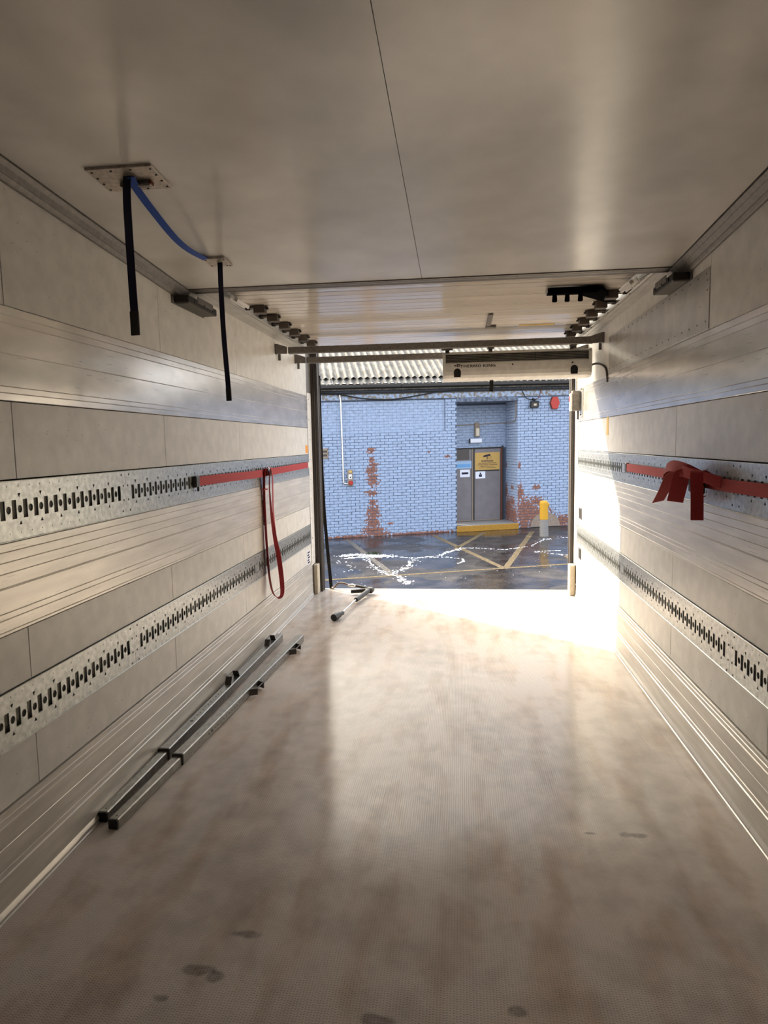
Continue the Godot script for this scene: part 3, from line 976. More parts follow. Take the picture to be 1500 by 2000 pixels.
func build_yard() -> void:
	var rng := RandomNumberGenerator.new()
	rng.seed = 11
	var g := setting("ground", "dark wet asphalt yard with worn painted parking lines")
	var st := begin()
	var xf := yard
	box(st, Vector3(-45, -0.3, -1.0), Vector3(45, 0, 60), xf)
	obj("asphalt", st, M.asphalt, g)
	var lines := [[Vector2(0.52, 0.35), Vector2(0.87, 5.2), 0.13, 1], [Vector2(-3.0, 5.24), Vector2(9.0, 5.24), 0.10, 0], [Vector2(2.76, 0.45), Vector2(3.0, 5.2), 0.12, 0], [Vector2(4.1, 0.5), Vector2(2.72, 2.75), 0.12, 0], [Vector2(5.32, 0.8), Vector2(3.06, 5.2), 0.13, 0], [Vector2(4.66, 4.4), Vector2(4.52, 5.2), 0.14, 0], [Vector2(-2.1, 0.4), Vector2(-1.7, 5.2), 0.12, 1], [Vector2(6.9, 0.4), Vector2(7.0, 5.2), 0.12, 0]]
	for l in lines:
		st = begin()
		line_on_yard(st, l[0], l[1], l[2], rng)
		obj("painted_line", st, M.linegrey if l[3] else M.line, g)
	# suds left from washing: flattened bubbles strewn along runs of water
	var bubble := SphereMesh.new()
	bubble.radius = 0.5
	bubble.height = 0.5
	bubble.radial_segments = 8
	bubble.rings = 4
	bubble.material = M.foam
	var spots := []
	var runs := [
		[[Vector2(1.12, 3.17), Vector2(1.6, 3.55), Vector2(2.14, 3.49), Vector2(2.78, 2.8)], 0.025, 130],
		[[Vector2(1.56, 3.7), Vector2(1.23, 4.58), Vector2(0.89, 5.0)], 0.07, 150],
		[[Vector2(1.62, 3.56), Vector2(2.27, 3.67), Vector2(2.54, 4.02), Vector2(2.47, 4.31), Vector2(2.3, 4.48)], 0.015, 80],
		[[Vector2(0.8, 5.05), Vector2(0.98, 5.49), Vector2(0.90, 5.75), Vector2(1.05, 5.9), Vector2(0.94, 6.05)], 0.05, 130],
		[[Vector2(0.62, 3.2), Vector2(0.64, 4.39), Vector2(0.78, 5.2)], 0.05, 130],
		[[Vector2(2.85, 2.65), Vector2(3.19, 2.78), Vector2(3.73, 3.23), Vector2(4.43, 2.97), Vector2(5.12, 2.11)], 0.025, 130],
		[[Vector2(4.22, 3.74), Vector2(4.68, 4.31), Vector2(5.2, 4.5)], 0.02, 60],
		[[Vector2(4.24, 3.7), Vector2(4.94, 3.74)], 0.015, 30],
		[[Vector2(2.2, 3.4), Vector2(2.5, 3.05), Vector2(2.85, 2.75)], 0.04, 140],
		[[Vector2(0.1, 4.6), Vector2(0.25, 4.2), Vector2(0.0, 3.3)], 0.10, 30],
		[[Vector2(5.0, 2.2), Vector2(5.5, 2.0), Vector2(6.2, 2.2)], 0.10, 50],
		[[Vector2(0.2, 2.75), Vector2(0.5, 2.7), Vector2(0.9, 3.0), Vector2(1.15, 3.15)], 0.09, 700],
		[[Vector2(0.2, 3.1), Vector2(0.6, 3.05), Vector2(1.0, 3.15)], 0.05, 300]]
	for r in runs:
		var pts: Array = r[0]
		for k in r[2]:
			var q := rng.randf() * (pts.size() - 1)
			var i := int(q)
			var p: Vector2 = pts[i].lerp(pts[i + 1], q - i)
			p += Vector2(rng.randfn(), rng.randfn()) * float(r[1]) * (0.6 + 0.6 * sin(q * 9.0))
			spots.append([p, rng.randf_range(0.008, 0.032)])
	for k in 260:
		spots.append([Vector2(rng.randf_range(-0.4, 5.5), rng.randf_range(0.5, 6.0)), rng.randf_range(0.004, 0.012)])
	var mm := MultiMesh.new()
	mm.transform_format = MultiMesh.TRANSFORM_3D
	mm.mesh = bubble
	mm.instance_count = spots.size()
	for k in spots.size():
		var d: float = spots[k][1]
		mm.set_instance_transform(k, yard * Transform3D(Basis.from_scale(Vector3(d * 1.5, d * 0.35, d * 1.5)), Vector3(spots[k][0].x, 0.003, spots[k][0].y)))
	var mi := MultiMeshInstance3D.new()
	mi.name = "soap_suds"
	mi.multimesh = mm
	add_child(mi)
	tag(mi, "white soap suds drifting in streaks over the wet yard", "suds", "", "stuff")
	# weeds in the suds
	st = begin()
	for k in 90:
		var p := Vector3(0.81 + rng.randfn() * 0.10, 0, 2.75 + rng.randfn() * 0.06)
		var a := rng.randf() * TAU
		var h := rng.randf_range(0.03, 0.09)
		var w := Vector3(cos(a), 0, sin(a)) * 0.007
		var tip := p + Vector3(rng.randfn() * 0.03, h, rng.randfn() * 0.03)
		tri(st, yard * (p - w), yard * (p + w), yard * tip, (yard.basis * Vector3(-w.z, 0.001, w.x)).normalized())
	tag(obj("grass", st, M.leaf), "small tuft of green grass growing through the asphalt in the suds", "grass", "", "stuff")

# ---------------------------------------------------------------- brick building
func lay(st: SurfaceTool, xf: Transform3D, u0: float, u1: float, v0: float, v1: float, proud: float, shift := 0.0) -> void:
	# one brick: x along, y up, z out; chamfered front
	var c := 0.004
	var uv := func(p: Vector3) -> Vector2: return Vector2((p.x + shift) / 8.0, 1.0 - p.y / 4.0)
	var f := [Vector3(u0 + c, v0 + c, proud), Vector3(u1 - c, v0 + c, proud), Vector3(u1 - c, v1 - c, proud), Vector3(u0 + c, v1 - c, proud)]
	var e := [Vector3(u0, v0, proud - c), Vector3(u1, v0, proud - c), Vector3(u1, v1, proud - c), Vector3(u0, v1, proud - c)]
	var b := [Vector3(u0, v0, -0.012), Vector3(u1, v0, -0.012), Vector3(u1, v1, -0.012), Vector3(u0, v1, -0.012)]
	var faces := [[f[0], f[1], f[2], f[3], Vector3(0, 0, 1)]]
	var dirs := [Vector3(0, -1, 0), Vector3(1, 0, 0), Vector3(0, 1, 0), Vector3(-1, 0, 0)]
	for k in 4:
		var m := (k + 1) % 4
		faces.append([e[k], e[m], f[m], f[k], (dirs[k] + Vector3(0, 0, 1)).normalized()])
		faces.append([b[k], b[m], e[m], e[k], dirs[k]])
	for q in faces:
		var n: Vector3 = q[4]
		for t in [[0, 1, 2], [0, 2, 3]]:
			var p0: Vector3 = q[t[0]]
			var p1: Vector3 = q[t[1]]
			var p2: Vector3 = q[t[2]]
			var list := [p0, p1, p2]
			if (p1 - p0).cross(p2 - p0).dot(n) > 0.0:
				list = [p0, p2, p1]
			for p in list:
				st.set_normal((xf.basis * n).normalized())
				st.set_uv(uv.call(p))
				st.add_vertex(xf * p)

func build_building() -> void:
	var rng := RandomNumberGenerator.new()
	rng.seed = 5
	var b := thing("brick_building", "blue-painted brick workshop building across the yard, with corrugated roof and recessed doorway", "building", site.origin)
	var S := site
	var st := begin()
	var door_l := 3.515
	var door_r := 5.21
	box(st, Vector3(-12, -0.3, -0.4), Vector3(door_l, 2.70, -0.008), S)
	box(st, Vector3(-12, 2.70, -0.4), Vector3(3.20, 3.56, -0.034), S)
	box(st, Vector3(3.20, 2.70, -0.4), Vector3(door_l, 3.56, -0.008), S)
	box(st, Vector3(door_r + 0.006, -0.3, -1.4), Vector3(16, 3.56, -0.008), S)
	box(st, Vector3(3.2, -0.3, -1.4), Vector3(5.5, 3.56, -0.958), S)
	var mortar := obj("brick_wall", st, M.mortar, b)
	# bricks in stretcher bond; the nearest 300 are pieces of their own
	var list := []
	for row in 49:
		var v0 := 0.075 * row + 0.005
		if v0 + 0.065 > 3.56:
			continue
		var off := 0.0 if row % 2 == 0 else 0.1125
		for k in range(-14, 44):
			var u0 := 0.225 * k + off + 0.006
			var u1 := u0 + 0.213
			var cut := [[u0, u1]]
			if row >= 36 and u0 < 3.20:
				if u1 > 3.20:
					cut = [[3.205, u1]]
					list.append([u0, 3.197, v0, -0.030, true])
				else:
					list.append([u0, u1, v0, -0.030, true])
					continue
			for q in cut:
				if q[0] < door_l and q[1] > door_l:
					q[1] = door_l
				if q[0] < door_r and q[1] > door_r:
					q[0] = door_r
				if q[0] >= door_l - 0.01 and q[1] <= door_r + 0.01:
					continue
				if q[1] - q[0] > 0.03:
					list.append([q[0], q[1], v0, 0.0, false])
	var rest := begin()
	var sunk := begin()
	var eye: Vector3 = site.affine_inverse() * Vector3(0.1655, 1.4254, 0)
	var seen := []
	for q in list:
		if not q[4] and q[0] > -0.2 and q[1] < 7.0:
			seen.append(q)
	seen.sort_custom(func(x, y): return Vector3(x[0], x[2], 0).distance_to(eye) < Vector3(y[0], y[2], 0).distance_to(eye))
	var own := {}
	for k in min(300, seen.size()):
		own[seen[k]] = true
	for q in list:
		var j := Vector3(rng.randf_range(-0.002, 0.002), rng.randf_range(-0.0015, 0.0015), rng.randf_range(-0.002, 0.002))
		if q[4]:
			lay(sunk, S * Transform3D(Basis(), Vector3(0, 0, q[3])), q[0] - 0.004, q[1] + 0.004, q[2] - 0.003, q[2] + 0.068, 0.001)
		elif own.has(q):
			st = begin()
			lay(st, S, q[0] + j.x, q[1] + j.x, q[2] + j.y, q[2] + 0.065 + j.y, j.z)
			obj("brick", st, M.brick, mortar)
		else:
			lay(rest, S, q[0] + j.x, q[1] + j.x, q[2] + j.y, q[2] + 0.065 + j.y, j.z)
	# bricks of the doorway: right reveal and back wall
	var R := S * Transform3D(Basis(Vector3(0, 0, -1), Vector3(0, 1, 0), Vector3(-1, 0, 0)).orthonormalized(), Vector3(door_r, 0, 0))
	R = S * Transform3D(Basis(Vector3(0, 0, 1), Vector3(0, 1, 0), Vector3(-1, 0, 0)), Vector3(door_r, 0, -0.95))
	for row in 47:
		var v0 := 0.075 * row + 0.005
		for k in 5:
			var u0 := 0.225 * k + (0.0 if row % 2 == 0 else -0.1125)
			var u1 := minf(u0 + 0.213, 0.95)
			u0 = maxf(u0, 0.0)
			if u1 - u0 > 0.03 and v0 > 0.14 and v0 < 3.44:
				lay(rest, R, u0, u1, v0, v0 + 0.065, 0.0, door_r)
	for row in range(28, 46):
		var v0 := 0.075 * row + 0.1
		for k in range(15, 24):
			var u0 := 0.225 * k + (0.0 if row % 2 == 0 else 0.1125)
			var u1 := minf(u0 + 0.222, door_r)
			u0 = maxf(u0, door_l)
			if u1 - u0 > 0.03 and v0 < 3.4:
				lay(sunk, S * Transform3D(Basis(), Vector3(0, 0, -0.95)), u0, u1, v0, v0 + 0.071, 0.001)
	tag(obj("outer_bricks", rest, M.brick, mortar), "", "", "", "stuff")
	tag(obj("flush_bricks", sunk, M.brick, mortar), "", "", "", "stuff")
	# top band, lintel, recess soffit, sill line of the infilled window
	st = begin()
	var band := func(u0: float, u1: float, v0: float, v1: float, w0: float, w1: float) -> void:
		lay(st, S, u0, u1, v0, v1, w1)
		box(st, Vector3(u0, v0, w0), Vector3(u1, v1, w1 - 0.01), S)
	for k in 16:
		band.call(-4.0 + k, -3.0 + k, 3.56, 3.76, -0.4, 0.002)
	obj("top_band", st, M.brick, b)
	st = begin()
	box(st, Vector3(-12, 3.70, -0.4), Vector3(16, 3.98, 0.02), S)
	obj("wall_plate", st, M.gutter, b)
	st = begin()
	block(st, Vector3((door_l + door_r) / 2, 3.50, -0.47), Vector3(door_r - door_l, 0.115, 0.97), 0.006, S)
	obj("lintel", st, M.lintel, b)
	st = begin()
	block(st, Vector3(-4.4, 3.556, -0.012), Vector3(15.2, 0.022, 0.05), 0.004, S)
	obj("panel_edging", st, M.lintel, b)
	st = begin()
	block(st, Vector3(3.205, 3.13, -0.014), Vector3(0.02, 0.85, 0.03), 0.004, S)
	obj("panel_edging", st, M.lintel, b)
	# eaves: fascia, closure strip, gutter, corrugated sheets
	st = begin()
	block(st, Vector3(2, 3.765, 0.03), Vector3(28, 0.055, 0.06), 0.005, S)
	obj("fascia", st, M.fascia, b)
	st = begin()
	wave(st, S, -4.0, 9.0, Vector2(3.80, 0.10), Vector2(3.83, 0.105), 0.0885, 0.012)
	obj("eaves_closure", st, M.roofsheet, b)
	for k in 2:
		st = begin()
		block(st, Vector3(-4.5 + 13 * k, 3.895, 0.19), Vector3(12.995, 0.085, 0.13), 0.012, S)
		obj("gutter", st, M.gutter, b)
	for k in 13:
		st = begin()
		wave(st, S, -4.0 + 1.062 * k, -4.0 + 1.062 * (k + 1) - 0.004, Vector2(3.965, 0.20), Vector2(4.35, -0.50), 0.177, 0.026)
		obj("roof_sheet", st, M.roofsheet, b)
		st = begin()
		wave(st, S, -4.0 + 1.062 * k + 0.04, -4.0 + 1.062 * (k + 1) + 0.036, Vector2(4.125, 0.015), Vector2(6.42, -4.3), 0.177, 0.026, 0.5, 0.010)
		obj("roof_sheet", st, M.roofsheet, b)

# corrugated sheet from (height, out) to (height, out)
func wave(st: SurfaceTool, S: Transform3D, u0: float, u1: float, lo: Vector2, hi: Vector2, pitch: float, amp: float, shift := 0.0, thick := 0.007) -> void:
	var run := hi - lo
	var n := Vector3(0, -run.y, run.x).normalized()
	if n.y < 0.0:
		n = -n
	var steps := int(ceil((u1 - u0) / pitch * 10.0))
	var pts := []
	for k in steps + 1:
		var u := lerpf(u0, u1, float(k) / steps)
		var d := amp * cos(TAU * (u / pitch + shift))
		var sl := -amp * TAU / pitch * sin(TAU * (u / pitch + shift))
		pts.append([u, d, (n - Vector3(1, 0, 0) * sl).normalized()])
	var q := func(p: Array, e: Vector2, dn: float) -> Vector3: return S * (Vector3(p[0], e.x, e.y) + n * (float(p[1]) + dn))
	for k in steps:
		var a: Array = pts[k]
		var c: Array = pts[k + 1]
		var na: Vector3 = (S.basis * a[2]).normalized()
		var nc: Vector3 = (S.basis * c[2]).normalized()
		smooth_quad(st, [q.call(a, lo, 0.0), q.call(c, lo, 0.0), q.call(c, hi, 0.0), q.call(a, hi, 0.0)], [na, nc, nc, na])
		smooth_quad(st, [q.call(a, lo, -thick), q.call(c, lo, -thick), q.call(c, hi, -thick), q.call(a, hi, -thick)], [-na, -nc, -nc, -na])
		quad_free(st, q.call(a, lo, 0.0), q.call(c, lo, 0.0), q.call(c, lo, -thick), q.call(a, lo, -thick), S.basis * Vector3(0, -run.x, -run.y))

func put(called: String, label: String, category: String, u: float, v: float, w: float, group := "") -> Node3D:
	return thing(called, label, category, site * Vector3(u, v, w), group)

func build_building_things() -> void:
	var S := site
	var st := begin()
	# doors
	var d := setting("door_1", "grey double doors in the recessed doorway of the blue building")
	st = begin()
	block(st, Vector3(3.86, 1.17, -0.925), Vector3(0.68, 2.02, 0.04), 0.004, S)
	obj("door_leaf", st, M.doorgrey, d)
	st = begin()
	block(st, Vector3(4.66, 1.17, -0.925), Vector3(0.765, 2.02, 0.04), 0.004, S)
	obj("door_leaf", st, M.doorgrey, d)
	st = begin()
	block(st, Vector3(4.252, 1.17, -0.905), Vector3(0.045, 2.03, 0.05), 0.004, S)
	obj("dark_meeting_stile", st, M.gutter, d)
	st = begin()
	block(st, Vector3(4.215, 1.17, -0.9), Vector3(0.028, 2.03, 0.05), 0.004, S)
	obj("pale_trim", st, M.vent, d)
	st = begin()
	block(st, Vector3(4.27, 0.168, -0.9), Vector3(1.5, 0.022, 0.05), 0.004, S)
	obj("threshold", st, M.vent, d)
	st = begin()
	block(st, Vector3(5.065, 1.18, -0.905), Vector3(0.03, 2.05, 0.05), 0.004, S)
	obj("red_edge_strip", st, M.rust, d)
	st = begin()
	block(st, Vector3(5.10, 1.2, -0.91), Vector3(0.04, 2.1, 0.06), 0.004, S)
	block(st, Vector3(4.31, 2.205, -0.91), Vector3(1.55, 0.03, 0.06), 0.004, S)
	obj("door_frame", st, M.gutter, d)
	st = begin()
	block(st, Vector3(3.83, 2.03, -0.90), Vector3(0.58, 0.27, 0.012), 0.003, S)
	obj("dark_board", st, M.darkmetal, d)
	# step
	var sp := put("doorstep", "concrete doorstep with a worn yellow front edge below the grey double doors", "step", 4.36, 0, 0)
	st = begin()
	block(st, Vector3(4.362, 0.03, -0.41), Vector3(1.69, 0.24, 1.04), 0.008, S)
	obj("slab", st, M.concrete, sp)
	st = begin()
	block(st, Vector3(4.342, 0.078, 0.12), Vector3(1.72, 0.158, 0.05), 0.01, S)
	obj("yellow_nosing", st, M.stepyellow, sp)
	# warning sign
	var face := S * Transform3D(Basis(), Vector3(0, 0, -0.898))
	var sg := put("warning_sign", "yellow camera warning sign on the right leaf of the grey doors", "sign", 4.65, 1.83, -0.90)
	st = begin()
	block(st, Vector3(4.652, 1.83, -0.902), Vector3(0.72, 0.49, 0.006), 0.001, S)
	obj("sign_plate", st, M.sign, sg)
	st = begin()
	block(st, Vector3(4.652, 1.565, -0.902), Vector3(0.72, 0.035, 0.006), 0.001, S)
	obj("black_foot_strip", st, M.black, sg)
	st = begin()
	var tip := face * Transform3D(Basis(Vector3(0, 0, 1), 0.22), Vector3(4.65, 1.985, 0))
	box(st, Vector3(-0.10, -0.025, 0), Vector3(0.09, 0.03, 0.002), tip)
	box(st, Vector3(-0.125, -0.02, 0), Vector3(-0.105, 0.02, 0.002), tip)
	box(st, Vector3(4.635, 1.88, 0), Vector3(4.655, 1.97, 0.002), face)
	tube(st, [face * Vector3(4.73, 1.99, 0.002), face * Vector3(4.77, 1.94, 0.002), face * Vector3(4.75, 1.90, 0.002), face * Vector3(4.70, 1.92, 0.002), face * Vector3(4.65, 1.91, 0.002)], 0.004, 6)
	obj("camera_symbol", st, M.ink, sg)
	words("WARNING", 0.055, face * Transform3D(Basis(), Vector3(4.652, 1.835, 0.001)), M.ink, sg)
	words("THESE PREMISES ARE PROTECTED BY", 0.023, face * Transform3D(Basis(), Vector3(4.652, 1.775, 0.001)), M.ink, sg)
	words("CLOSED CIRCUIT TELEVISION", 0.031, face * Transform3D(Basis(), Vector3(4.652, 1.728, 0.001)), M.ink, sg)
	words("IMAGES ARE MONITORED FOR", 0.021, face * Transform3D(Basis(), Vector3(4.652, 1.682, 0.001)), M.ink, sg)
	words("THE PURPOSE OF CRIME PREVENTION", 0.021, face * Transform3D(Basis(), Vector3(4.652, 1.645, 0.001)), M.ink, sg)
	var nb := put("notice_board", "pale blue strip notice across the left leaf of the grey doors", "notice", 3.85, 1.75, -0.90)
	st = begin()
	block(st, Vector3(3.86, 1.75, -0.902), Vector3(0.66, 0.215, 0.006), 0.001, S)
	obj("plate", st, M.frameblue, nb)
	st = begin()
	block(st, Vector3(3.89, 1.725, -0.8985), Vector3(0.54, 0.085, 0.002), 0.0, S)
	obj("blue_panel", st, M.signblue, nb)
	for k in 2:
		var u: float = 4.0 if k == 0 else 4.45
		var v: float = 1.51 if k == 0 else 1.455
		var p := put("paper_notice", ["white paper notice with a grey printed bar, taped to the left door leaf", "white paper notice with a dark figure symbol, below the yellow camera sign"][k], "notice", u, v, -0.9, "paper notices on the doors")
		st = begin()
		block(st, Vector3(u, v, -0.902), Vector3(0.285, 0.21, 0.002), 0.0, S)
		obj("sheet", st, M.paper, p)
		st = begin()
		if k == 0:
			box(st, Vector3(u - 0.095, v - 0.03, -0.901), Vector3(u + 0.095, v + 0.03, -0.9), S)
		else:
			box(st, Vector3(u - 0.045, v - 0.06, -0.901), Vector3(u + 0.045, v + 0.01, -0.9), S)
			tube(st, [S * Vector3(u, v + 0.035, -0.901), S * Vector3(u, v + 0.035, -0.8995)], 0.024, 12)
		obj("print", st, M.ink, p)
	# bulkhead lamp, its sign box and conduit
	var lp := put("bulkhead_lamp", "grey bulkhead lamp on the wall above the grey double doors", "lamp", 4.35, 2.7, -0.95)
	st = begin()
	block(st, Vector3(4.35, 2.855, -0.915), Vector3(0.125, 0.12, 0.07), 0.012, S)
	block(st, Vector3(4.355, 2.66, -0.905), Vector3(0.15, 0.29, 0.09), 0.02, S)
	obj("housing", st, M.vent, lp)
	st = begin()
	block(st, Vector3(4.36, 2.65, -0.855), Vector3(0.10, 0.22, 0.02), 0.008, S)
	obj("lens", st, M.cream, lp)
	var bx := put("emergency_light", "small cream rectangular light fitting just above the door heads", "light", 4.31, 2.41, -0.95)
	st = begin()
	block(st, Vector3(4.315, 2.412, -0.90), Vector3(0.345, 0.115, 0.09), 0.012, S)
	obj("diffuser", st, M.paper, bx)
	st = begin()
	block(st, Vector3(4.14, 2.412, -0.905), Vector3(0.02, 0.12, 0.095), 0.004, S)
	obj("end_cap", st, M.gutter, bx)
	st = begin()
	tube(st, along([S * Vector3(3.53, 2.84, -0.935), S * Vector3(4.3, 2.86, -0.935), S * Vector3(5.10, 2.885, -0.935), S * Vector3(5.19, 2.885, -0.90), S * Vector3(5.195, 2.9, -0.3), S * Vector3(5.195, 2.95, -0.16), S * Vector3(5.195, 3.1, -0.12), S * Vector3(5.195, 3.43, -0.12)], 5), 0.012, 8)
	one("conduit", "grey conduit running across the recess above the doors and up its right side", "conduit", st, M.vent)
	# conduit and emergency stop on the left
	var es := put("stop_switch", "wall switch box with a red emergency stop button, left of the chipped strip of bricks", "switch", 0.65, 1.38, 0)
	st = begin()
	block(st, Vector3(0.655, 1.57, 0.035), Vector3(0.13, 0.42, 0.06), 0.012, S)
	obj("switch_box", st, M.vent, es)
	st = begin()
	block(st, Vector3(0.655, 1.60, 0.068), Vector3(0.09, 0.12, 0.012), 0.004, S)
	obj("white_cover", st, M.white, es)
	st = begin()
	block(st, Vector3(0.66, 1.59, 0.078), Vector3(0.035, 0.035, 0.012), 0.004, S)
	obj("black_key", st, M.black, es)
	st = begin()
	block(st, Vector3(0.66, 1.73, 0.068), Vector3(0.07, 0.05, 0.012), 0.004, S)
	obj("yellow_key", st, M.tape, es)
	st = begin()
	tube(st, [S * Vector3(0.665, 1.445, 0.06), S * Vector3(0.665, 1.445, 0.085), S * Vector3(0.665, 1.445, 0.11), S * Vector3(0.665, 1.445, 0.118)], [0.035, 0.035, 0.062, 0.05], 14)
	obj("red_button", st, M.redplastic, es)
	st = begin()
	tube(st, along([S * Vector3(0.43, 3.70, 0.03), S * Vector3(0.44, 3.58, 0.03), S * Vector3(0.45, 3.5, 0.025), S * Vector3(0.475, 2.0, 0.025), S * Vector3(0.485, 1.50, 0.025), S * Vector3(0.51, 1.43, 0.025), S * Vector3(0.60, 1.42, 0.025)], 5), 0.021, 8)
	one("steel_pipe", "pale steel pipe dropping down the blue wall to the red stop button", "pipe", st, M.steel)
	var vt := put("wall_vent", "brown two-slot air vent let into the blue bricks by the left door post", "vent", -0.02, 2.22, 0)
	st = begin()
	for k in 3:
		block(st, Vector3(-0.03, 2.325 - 0.105 * k, 0.01), Vector3(0.27, 0.045 if k == 1 else 0.06, 0.03), 0.005, S)
	for x in [-0.145, 0.09]:
		block(st, Vector3(x, 2.22, 0.01), Vector3(0.03, 0.26, 0.03), 0.005, S)
	obj("frame", st, M.vent, vt)
	st = begin()
	box(st, Vector3(-0.15, 2.1, 0.001), Vector3(0.09, 2.34, 0.006), S)
	obj("dark_slots", st, M.darkmetal, vt)
	# floodlight with its cables, alarm box
	var fl := put("floodlight", "small black floodlight on the blue wall beside the red hexagonal box", "floodlight", 5.62, 3.33, 0)
	var ft := S * Transform3D(Basis(Vector3(1, 0, 0), 0.25), Vector3(5.625, 3.325, 0.12))
	st = begin()
	block(st, Vector3.ZERO, Vector3(0.25, 0.18, 0.06), 0.015, ft)
	block(st, Vector3(0, 0.11, -0.08), Vector3(0.06, 0.06, 0.14), 0.01, ft)
	obj("housing", st, M.black, fl)
	st = begin()
	block(st, Vector3(0, 0, 0.031), Vector3(0.20, 0.13, 0.004), 0.0, ft)
	obj("glass", st, M.darkmetal, fl)
	st = begin()
	block(st, Vector3(0.01, 0, 0.034), Vector3(0.08, 0.055, 0.006), 0.002, ft)
	obj("lamp_chip", st, M.cream, fl)
	var cable_runs := [[Vector3(5.60, 3.46, 0.03), Vector3(5.45, 3.5, 0.02), Vector3(5.36, 3.62, 0.02), Vector3(5.30, 3.74, 0.03)], [Vector3(5.64, 3.46, 0.03), Vector3(5.78, 3.5, 0.02), Vector3(5.82, 3.6, 0.02), Vector3(5.84, 3.74, 0.03)]]
	for k in 2:
		st = begin()
		var c := []
		for p in cable_runs[k]:
			c.append(S * p)
		tube(st, along(c, 5), 0.010, 6)
		one("cable", ["thin dark cable rising leftwards from the floodlight to the eaves", "red-brown cable rising rightwards from the floodlight to the eaves"][k], "cable", st, M.gutter if k == 0 else M.rust)
	st = begin()
	tube(st, along([S * Vector3(-0.8, 3.80, 0.06), S * Vector3(0.25, 3.735, 0.06), S * Vector3(1.0, 3.60, 0.05), S * Vector3(1.75, 3.555, 0.05), S * Vector3(2.4, 3.63, 0.05), S * Vector3(3.2, 3.74, 0.06), S * Vector3(4.6, 3.80, 0.06)], 6), 0.016, 8)
	one("sagging_cable", "thick black cable sagging along the top of the blue wall under the gutter", "cable", st, M.black)
	var al := put("alarm_box", "red hexagonal alarm box high on the blue wall right of the floodlight", "alarm box", 6.23, 3.355, 0)
	var hexagon := PackedVector2Array([Vector2(-0.135, 0), Vector2(-0.075, 0.165), Vector2(0.075, 0.165), Vector2(0.135, 0), Vector2(0.075, -0.165), Vector2(-0.075, -0.165)])
	st = begin()
	prism(st, hexagon, 0.07, S * Transform3D(Basis(), Vector3(6.228, 3.355, 0)))
	obj("base", st, M.rust, al)
	st = begin()
	var inner := PackedVector2Array()
	for p in hexagon:
		inner.append(p * 0.94)
	prism(st, inner, 0.018, S * Transform3D(Basis(), Vector3(6.228, 3.355, 0.07)))
	obj("cover", st, M.redplastic, al)
	# bollard
	var bo := thing("bollard", "concrete bollard with a bright yellow sleeve standing by the bare brick corner", "bollard", yard * Vector3(5.31, 0, 1.62))
	var bt := yard * Transform3D(Basis(), Vector3(5.31, 0, 1.62))
	st = begin()
	lathe(st, [Vector2(0.0, -0.02), Vector2(0.11, -0.02), Vector2(0.108, 0.05), Vector2(0.10, 0.42), Vector2(0.095, 0.44), Vector2(0, 0.44)], 20, bt)
	obj("concrete_base", st, M.concrete, bo)
	st = begin()
	lathe(st, [Vector2(0.0, 0.41), Vector2(0.098, 0.41), Vector2(0.102, 0.43), Vector2(0.102, 0.83), Vector2(0.09, 0.87), Vector2(0.05, 0.885), Vector2(0, 0.89)], 20, bt)
	tube(st, [bt * Vector3(0.09, 0.78, 0), bt * Vector3(0.12, 0.78, 0), bt * Vector3(0.125, 0.78, 0)], [0.06, 0.055, 0.04], 12)
	obj("yellow_sleeve", st, M.postyellow, bo)
	# a low rounded render patch at the foot of the wall
	st = begin()
	var mound := PackedVector2Array()
	for k in 13:
		var a := PI * k / 12
		mound.append(Vector2(6.0 + 0.42 * cos(a), 0.02 + 0.38 * sin(a)))
	prism(st, mound, 0.05, S * Transform3D(Basis(), Vector3(0, 0, 0.0)))
	one("render_patch", "low rounded patch of bare cement render on the wall behind the bollard", "render patch", st, M.cream2)

